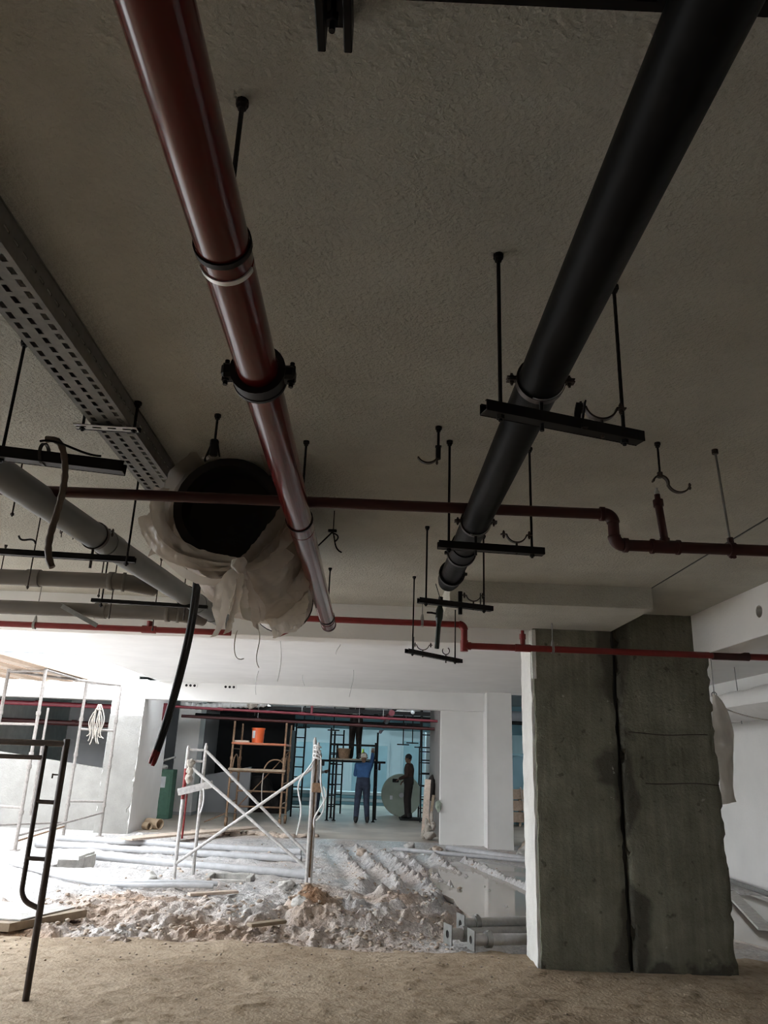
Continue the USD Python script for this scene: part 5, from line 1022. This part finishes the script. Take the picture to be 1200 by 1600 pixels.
part(bs, 'arch', tube(arc((-2.15, Y0 + 0.25, 1.22), (1, 0, 0), (0, 0, 1), 0.26, 0.5, PI, 12), 0.018, 10), 'rust_steel'); part(bs, 'hanging_rope', tube(spline([(-2.38, Y0, 1.24), (-2.40, Y0, 0.9), (-2.36, Y0, 0.45)], 10), 0.012, 8), 'pale_rag')
part(bs, 'brace', tube([(X0, Y1, 0.3), (X1, Y1, 1.7)], 0.015, 10), 'rust_steel'); part(bs, 'brace', tube([(X0, Y0, 0.28), (X0 - 0.55, Y0 + 0.3, 0.05)], 0.012, 8), 'rust_steel')
for k in range(3): part(bs, 'deck_board', box((X0 - 0.03, Y0 - 0.05 + 0.42 * k, 1.80), (X1 + 0.03, Y0 + 0.35 + 0.42 * k, 1.845), 0.004), 'red_board')
bk = thing('bucket', 'orange plastic bucket with a pale label on the red scaffold deck', 'bucket', (-2.62, 19.0, 1.845))
part(bk, 'body', lathe((-2.62, 19.0, 1.845), [(0.0, 0.0), (0.135, 0.0), (0.155, 0.32), (0.165, 0.32), (0.165, 0.345), (0.148, 0.345), (0.13, 0.02), (0, 0.02)], 28), 'orange_plastic')
lb = [(-2.62 + 0.152 * math.sin(a), 19.0 - 0.152 * math.cos(a), z) for z in (1.95, 2.12) for a in np.linspace(-0.95, -0.35, 8)]
part(bk, 'label', sheet(np.array(lb).reshape(2, 8, 3), -0.002), 'white_cloth', 'pale label'); part(bk, 'handle', tube(arc((-2.62, 19.0, 2.17), (1, 0, 0), (0, -0.5, -0.85), 0.16, 0, PI, 12), 0.004, 6), 'galvanised')
pk = single('plank', 'short pale plank end beside the orange bucket on the red deck', 'plank', box((-3.15, 18.78, 1.847), (-2.80, 18.92, 1.89), 0.003), 'pale_wood')
# dark heap of stored goods in the recess
for k, (x, y, s) in enumerate(((-3.2, 23.9, 0.55), (-2.66, 23.6, 0.3), (-4.1, 24.3, 0.42))):
    single('dark_heap', ['dark stacked heap behind the bucket scaffold, middle', 'dark stacked heap behind the bucket scaffold, right', 'dark stacked heap behind the bucket scaffold, left'][k], 'heap', rock((x, y, s * 0.75), s, 50 + k, 3, 1.1), 'dark_cloth')
rm = hull([(x, y, z) for x, zs in ((-4.7, (0, 0.95)), (-3.3, (0, 1.25))) for y in (23.0, 23.2) for z in zs])
single('low_partition', 'low grey partition with a rising top left of the bucket scaffold', 'partition', rm, 'far_grey')
# dark scaffold tower with its deck
dk = thing('dark_scaffold', 'black scaffold tower with a plank deck in the middle of the far hall', 'scaffold', (-0.35, 21.9, 0))
for x, y, h in ((-0.98, 21.45, 2.35), (-0.80, 21.55, 1.9), (0.24, 21.45, 2.0), (0.30, 22.35, 2.3), (-0.92, 22.4, 2.3)):
    part(dk, 'leg', tube([(x, y, 0.0), (x, y, h)], 0.026, 12), 'black_steel'); part(dk, 'foot', box((x - 0.05, y - 0.05, 0), (x + 0.05, y + 0.05, 0.02), 0.003), 'black_steel')
for k in range(6): part(dk, 'rung', tube([(-0.98, 21.45, 0.35 + 0.27 * k), (-0.80, 21.55, 0.35 + 0.27 * k)], 0.014, 8), 'black_steel')
for z in (0.85, 1.3): part(dk, 'side_rung', tube([(0.24, 21.45, z), (0.30, 22.35, z)], 0.014, 8), 'black_steel')
for y in (21.45, 22.35): part(dk, 'guard_rail', tube([(-0.98, y, 1.93), (0.27, y, 1.93)], 0.02, 10), 'black_steel')
part(dk, 'ledger', tube([(-1.22, 21.45, 1.50), (0.52, 21.45, 1.50)], 0.028, 10), 'black_steel'); part(dk, 'ledger', tube([(-1.1, 22.35, 1.50), (0.5, 22.35, 1.50)], 0.025, 10), 'black_steel')
part(dk, 'clamp', box((-1.20, 21.42, 1.36), (-1.12, 21.48, 1.52), 0.01), 'black_steel'); part(dk, 'clamp', box((0.33, 21.42, 1.30), (0.39, 21.48, 1.50), 0.01), 'black_steel')
for k in range(4): part(dk, 'deck_board', box((-0.95, 21.40 + 0.26 * k, 1.53), (0.25, 21.63 + 0.26 * k, 1.57), 0.004), 'dark_ply')
b2 = thing('bucket', 'brown bucket standing on the dark scaffold deck beside the worker', 'bucket', (-0.62, 21.6, 1.57)); part(b2, 'body', lathe((-0.62, 21.6, 1.57), [(0, 0), (0.15, 0), (0.19, 0.24), (0.20, 0.24), (0.20, 0.26), (0.18, 0.26), (0.145, 0.02), (0, 0.02)], 24), 'rust_steel'); part(b2, 'handle', tube(arc((-0.62, 21.6, 1.82), (1, 0, 0), (0, -0.4, -0.9), 0.195, 0, PI, 12), 0.005, 6), 'black_steel')
single('lime_flask', 'small lime green flask on the dark scaffold deck, right of the boots', 'flask', lathe((-0.10, 21.48, 1.57), [(0, 0), (0.05, 0), (0.055, 0.12), (0.03, 0.2), (0.03, 0.26), (0, 0.26)], 16), 'lime')
def ladder(lab, x0, x1, y, h, n, m='black_steel'):
    t = thing('ladder', lab, 'ladder', ((x0 + x1) / 2, y, 0))
    for x in (x0, x1): part(t, 'stile', tube([(x, y, 0), (x, y, h)], 0.024, 10), m)
    for k in range(n): part(t, 'rung', tube([(x0, y, 0.25 + k * (h - 0.4) / (n - 1)), (x1, y, 0.25 + k * (h - 0.4) / (n - 1))], 0.015, 8), m)
ladder('tall black ladder frame right of the bucket scaffold', -2.02, -1.76, 22.4, 2.5, 9)
ladder('black ladder frame behind the left side of the dark scaffold', -1.12, -0.72, 24.3, 2.4, 8)
ladder('tall black ladder frame beside the brown-grey side partition', 1.52, 1.83, 22.0, 3.1, 9)
ladder('narrow black ladder frame behind the person in dark clothes', 1.60, 1.95, 24.0, 2.0, 6)
# drum, boards, rags, cabinet
dr = thing('cable_drum', 'big pale green disc of a drum standing behind the person in dark clothes', 'drum', (1.08, 24.0, 0))
def disc(c, r, t): 
    return rot(lathe((0, 0, 0), [(0, 0), (r - 0.01, 0), (r, 0.01), (r, t - 0.01), (r - 0.01, t), (0, t)], 48), PI / 2, (1, 0, 0)).apply_translation(c)
part(dr, 'flange', disc((1.08, 23.9, 0.60), 0.59, 0.04), 'green_sheet'); part(dr, 'flange', disc((1.08, 24.5, 0.60), 0.59, 0.04), 'green_sheet'); part(dr, 'core', disc((1.08, 24.46, 0.60), 0.3, 0.58), 'dark_ply')
part(dr, 'paper_tag', box((0.74, 23.845, 0.47), (0.82, 23.858, 0.58), 0.002), 'white_cloth', 'white tag'); part(dr, 'hub', disc((1.08, 23.87, 0.60), 0.07, 0.03), 'far_grey')
single('floor_mat', 'dark flat board on the floor under the person in dark clothes', 'board', box((1.0, 22.5, 0), (1.75, 23.5, 0.025), 0.004), 'dark_cloth')
lb_ = thing('leaning_board', 'pale narrow board leaning on the side partition just inside the opening', 'board', (1.42, 18.2, 0)); part(lb_, 'board', bar((1.34, 18.0, 0.0), (1.42, 18.25, 1.18), 0.03, 0.14), 'pale_wood'); part(lb_, 'batten', bar((1.42, 18.0, 0.0), (1.55, 18.2, 0.85), 0.03, 0.06), 'dark_ply')
rg = thing('rag_heap', 'heap of pale torn rags and foil at the right foot of the opening', 'rags', (1.40, 17.2, 0))
for k, (x, z, s, f) in enumerate(((1.40, 0.09, 0.15, 0.6), (1.36, 0.22, 0.08, 1.2), (1.46, 0.26, 0.07, 1.3), (1.33, 0.34, 0.04, 2.2), (1.44, 0.44, 0.045, 2.6), (1.28, 0.10, 0.06, 1.2))): part(rg, 'rag', rock((x, 17.2 + 0.03 * k, z), s, 60 + k, 3, f), 'pale_rag')
single('black_bag', 'dark bag hanging on the brown-grey side partition', 'bag', rock((1.56, 18.9, 0.95), 0.16, 71, 3, 1.6), 'dark_cloth')
single('green_rag', 'small green rag hooked on the edge of the opening', 'rag', rock((1.50, 16.42, 0.72), 0.06, 74, 3, 1.8), 'green_sheet')
cbx = thing('electrical_cabinet', 'dark green cabinet with a pale notice between the two left columns', 'cabinet', (-5.15, 20.2, 0)); part(cbx, 'body', box((-5.75, 20.1, 0), (-4.8, 20.5, 1.15), 0.01), 'green_box'); part(cbx, 'notice', box((-5.14, 20.085, 0.72), (-4.97, 20.1, 0.98), 0.002), 'white_cloth', 'pale paper notice'); part(cbx, 'door', box((-5.45, 20.09, 0.08), (-4.85, 20.1, 1.08), 0.003), 'green_box'); part(cbx, 'top_clutter', [rock((-5.1, 20.2, 1.2), 0.12, 81, 2, 0.6), bar((-5.5, 20.15, 1.22), (-4.8, 20.1, 1.45), 0.1, 0.04)], 'grey_plaster')
# right gap: blue hoarding, brown crate
gb = thing('blue_hoarding', 'light blue sheet standing in the narrow gap right of the pier', 'hoarding', (4.3, 22.5, 0)); part(gb, 'sheet', box((3.6, 22.5, 0.0), (5.2, 22.55, 1.83), 0.004), 'far_blue'); part(gb, 'frame', box((3.58, 22.47, 1.80), (5.22, 22.58, 1.88), 0.004), 'far_blue')
gc = thing('crate', 'brown wooden crate in the narrow gap in front of the blue sheet', 'crate', (4.2, 21.9, 0))
for k in range(3): part(gc, 'slat', box((3.6, 21.85, 0.10 + 0.29 * k), (4.9, 21.88, 0.36 + 0.29 * k), 0.004), 'wood')
for x in (3.62, 4.18, 4.85): part(gc, 'post', box((x, 21.88, 0), (x + 0.06, 21.94, 0.95), 0.004), 'wood')
part(gc, 'leaning_stick', bar((4.35, 21.75, 0.05), (4.22, 21.8, 1.0), 0.03, 0.03), 'pale_wood')
# rear wall joinery and low benches
for x0, x1, z0, z1, lab in ((-3.05, -1.35, 0.35, 2.2, 'pale blue glazed panel with white frame on the rear wall, left'), (-0.6, 0.9, 0.0, 2.15, 'pale blue glazed panel with white frame on the rear wall, middle'), (1.6, 3.4, 0.0, 2.4, 'pale blue glazed panel with white frame on the rear wall, right')):
    t = thing('wall_panel', lab, 'panel', ((x0 + x1) / 2, 34.4, z0)); part(t, 'pane', box((x0, 34.44, z0), (x1, 34.48, z1), 0.003), 'pane_blue')
    for lo, hi in (((x0 - .1, 34.4, z0), (x0, 34.49, z1)), ((x1, 34.4, z0), (x1 + .1, 34.49, z1)), ((x0 - .1, 34.4, z1), (x1 + .1, 34.49, z1 + .12)), (((x0 + x1) / 2 - .04, 34.4, z0), ((x0 + x1) / 2 + .04, 34.49, z1))): part(t, 'frame', box(lo, hi, 0.004), 'far_white')
for k, (x, y, L, h, lab) in enumerate(((0.2, 29.5, 2.6, 0.45, 'low pale blue block lying deep in the far hall, middle'), (-2.4, 28.5, 1.5, 0.5, 'low pale blue block deep in the far hall, left of the dark scaffold'), (1.9, 30.2, 1.6, 0.35, 'low pale blue block deep in the far hall, right'))):
    t = thing('stacked_boards', lab, 'boards', (x, y, 0))
    for j in range(4): part(t, 'board', box((x - L / 2 + 0.05 * (j % 2), y - 0.4, j * h / 4), (x + L / 2 - 0.06 * (j % 3), y + 0.4, (j + 1) * h / 4 - 0.01), 0.004), 'far_white' if j % 2 else 'far_blue')
# soil edge at the lip of the far floor
ed = [rock((x, 16.85 + 0.15 * math.sin(x * 5), 0.02), 0.09 + 0.05 * math.sin(x * 9) ** 2, 90 + k, 2, 0.5) for k, x in enumerate(np.linspace(-3.5, -1.0, 18))]
single('soil_ridge', 'ridge of tan soil along the lip of the far floor', 'soil', ed, 'clod', kind='stuff', smooth=60)

# ================================================================== PEOPLE
def capsule(a, b, ra, rb):
    A = m3.Manifold.sphere(ra, 20).translate(list(map(float, a))); B = m3.Manifold.sphere(rb, 20).translate(list(map(float, b)))
    return m3.Manifold.batch_hull([A, B])
def to_tri(M, ref=0.03, it=6):
    M = M.refine_to_length(ref); m = M.to_mesh(); t = trimesh.Trimesh(m.vert_properties[:, :3], m.tri_verts, process=True)
    trimesh.smoothing.filter_taubin(t, lamb=0.5, nu=0.53, iterations=it); return t
def person(label, at, heading, pose, look, s=1.0):
    """pose: joints in local metres (x right, y forward, z up); look: materials of shirt, trousers, hair, shoes"""
    J = dict(pel=(0, 0, .95), wai=(0, 0, 1.10), che=(0, 0, 1.30), nec=(0, .0, 1.46), hed=(0, .02, 1.61), shl=(-.17, 0, 1.41), shr=(.17, 0, 1.41), ell=(-.22, -.02, 1.13), elr=(.22, -.02, 1.13), wrl=(-.23, .06, .89), wrr=(.23, .06, .89),
             hil=(-.09, 0, .92), hir=(.09, 0, .92), knl=(-.10, .03, .50), knr=(.10, .03, .50), anl=(-.11, 0, .09), anr=(.11, 0, .09)); J.update(pose)
    J = {k: np.array(v, float) for k, v in J.items()}
    fx = np.array([1.0, 0, 0]); fwd = np.array([0, 1.0, 0])
    def U(*l): return m3.Manifold.batch_boolean(l, m3.OpType.Add)
    def torso(g):
        return [m3.Manifold.batch_hull([m3.Manifold.sphere(r + g, 20).translate(list(map(float, J[k] + d))) for k, r, d in q]) for q in (
            [('pel', .11, -fx * .06), ('pel', .11, fx * .06), ('wai', .105, -fx * .05), ('wai', .105, fx * .05)], [('wai', .105, -fx * .05), ('wai', .105, fx * .05), ('che', .115, -fx * .07), ('che', .115, fx * .07)], [('che', .115, -fx * .07), ('che', .115, fx * .07), ('shl', .06, 0 * fx), ('shr', .06, 0 * fx)])]
    def arm(k, g, cuff=1.0): return [capsule(J['sh' + k], J['el' + k], .056 + g, .044 + g), capsule(J['el' + k], J['el' + k] + (J['wr' + k] - J['el' + k]) * cuff, .043 + g, (.043 + (.030 - .043) * cuff) + g)]
    def legp(k, g, cuff=1.0): return [capsule(J['hi' + k], J['kn' + k], .088 + g, .060 + g), capsule(J['kn' + k], J['kn' + k] + (J['an' + k] - J['kn' + k]) * cuff, .060 + g, .044 + g)]
    def hand(k):
        w = J['wr' + k]; d = w - J['el' + k]; d /= np.linalg.norm(d); sd = np.cross(d, fwd); sd /= np.linalg.norm(sd); n = np.cross(d, sd)
        out = [m3.Manifold.batch_hull([m3.Manifold.sphere(.017, 12).translate(list(map(float, w + d * a + sd * b))) for a, b in ((0, -.018), (0, .018), (.085, -.030), (.085, .030))])]
        for i, (b, L) in enumerate(((-.030, .062), (-.010, .075), (.010, .07), (.030, .055))):
            p0 = w + d * .085 + sd * b; p1 = p0 + d * L * .55 + n * .012; p2 = p1 + d * L * .4 + n * .03; out += [capsule(p0, p1, .0095, .009), capsule(p1, p2, .009, .008)]
        p0 = w + d * .03 - sd * .03; p1 = p0 + d * .035 - sd * .025; out += [capsule(p0, p1, .012, .010), capsule(p1, p1 + d * .03 + n * .01, .010, .0085)]
        return out
    h = J['hed']; hd = h - J['nec']; hd /= np.linalg.norm(hd); face = fwd - hd * (fwd @ hd); face /= np.linalg.norm(face)
    def hp(r, a, b, c): return m3.Manifold.sphere(r, 20).translate(list(map(float, h + face * a + fx * b + hd * c)))
    head = [m3.Manifold.batch_hull([hp(.088, -.015, 0, .03), hp(.075, .02, 0, .02), hp(.05, .045, 0, -.07), hp(.06, -.03, 0, -.03)]), m3.Manifold.batch_hull([hp(.012, .095, 0, -.015), hp(.008, .085, 0, .03), hp(.009, .088, .013, -.02), hp(.009, .088, -.013, -.02)]), hp(.022, -.01, .085, -.005), hp(.022, -.01, -.085, -.005),
            m3.Manifold.batch_hull([hp(.008, .086, -.022, -.055), hp(.008, .086, .022, -.055)]), capsule(J['nec'] - [0, 0, .06], h - hd * .05, .058, .052)]
    body = U(*torso(0), *arm('l', 0), *arm('r', 0), *legp('l', 0), *legp('r', 0), *hand('l'), *hand('r'), *head)
    R = np.array([[math.cos(heading), -math.sin(heading), 0], [math.sin(heading), math.cos(heading), 0], [0, 0, 1]])
    def put(t): t = t.copy(); t.vertices = (t.vertices * s) @ R.T + np.array(at); return t
    t = thing('person', label, 'person', at)
    part(t, 'body', put(to_tri(body, 0.018, 3)), 'skin', smooth=True)
    sh, tro, hair, shoe = look
    part(t, 'shirt', put(to_tri(U(*torso(.016), *arm('l', .013, .92), *arm('r', .013, .92)), 0.03, 5)), sh, smooth=True)
    part(t, 'trousers', put(to_tri(U(torso(.020)[0], *legp('l', .020), *legp('r', .020)), 0.03, 5)), tro, smooth=True)
    for k in 'lr':
        a = J['an' + k]
        bt = m3.Manifold.batch_hull([m3.Manifold.sphere(r, 16).translate(list(map(float, a + np.array(d)))) for r, d in ((.058, (0, -.03, .02)), (.04, (0, -.05, -.05)), (.04, (0, .07, -.05)), (.032, (0, .15, -.058)))])
        part(t, 'boot', put(to_tri(bt, 0.03, 3)), shoe, smooth=True)
    cap = U(m3.Manifold.batch_hull([hp(.097, -.018, 0, .035), hp(.086, .0, 0, .04)]) - m3.Manifold.batch_hull([hp(.09, .10, 0, -.08), hp(.09, .2, 0, -.08), hp(.09, .1, 0, -.2), hp(.05, -.2, 0, -.2)]))
    part(t, 'hair', put(to_tri(cap, 0.03, 3)), hair, smooth=True)
    for b in (-1, 1): part(t, 'eye', put(sphere(h + face * .083 + fx * b * .033 + hd * .012, .011, 1)), 'dark_cloth')
    return t, lambda q: np.array(q) * s @ R.T + np.array(at)
person('person in a blue shirt and faded jeans reaching up to the scaffold, back to us', (-0.06, 21.15, 0), 0.12, dict(shr=(.18, .0, 1.43), elr=(.24, .14, 1.55), wrr=(.26, .28, 1.72), shl=(-.17, .02, 1.41), ell=(-.20, .12, 1.18), wrl=(-.10, .28, 1.26), hed=(.0, .05, 1.61), knl=(-.13, .02, .50), anl=(-.16, -.06, .09), knr=(.12, .10, .50), anr=(.15, .04, .09)), ('blue_shirt', 'denim', 'pale_rag', 'boot'))
pd, tf = person('person in dark clothes standing by the big green disc, holding a tool', (1.24, 22.95, 0.025), 1.25, dict(ell=(-.23, -.0, 1.14), wrl=(-.20, .22, 1.05), elr=(.23, .02, 1.13), wrr=(.22, .20, 1.0), hed=(0, .03, 1.61)), ('brown_shirt', 'dark_cloth', 'hair', 'boot'))
tl = thing('hand_tool', 'dark boxy hand tool held by the person in dark clothes', 'tool', tf((.2, .3, .92))); c = tf((-.19, .34, 1.0)); part(tl, 'body', box(c - [0.09, 0.05, 0.05], c + [0.09, 0.05, 0.05], 0.015), 'black_steel'); part(tl, 'handle', cyl(c, tf((-.20, .28, 1.02)), 0.018, 10), 'black_steel')
person('worker in dark clothes standing on the deck of the black scaffold', (-0.32, 21.85, 1.57), 0.3, dict(elr=(.25, .10, 1.58), wrr=(.20, .2, 1.82), ell=(-.25, .10, 1.58), wrl=(-.18, .2, 1.82), hed=(0, 0.0, 1.61)), ('dark_cloth', 'dark_cloth', 'hair', 'boot'))
person('person in a white shirt and navy trousers half hidden behind the rope-wound post', (-1.42, 23.3, 0), -1.2, dict(ell=(-.22, .05, 1.14), wrl=(-.15, .26, 1.18)), ('white_cloth', 'denim', 'hair', 'boot'))
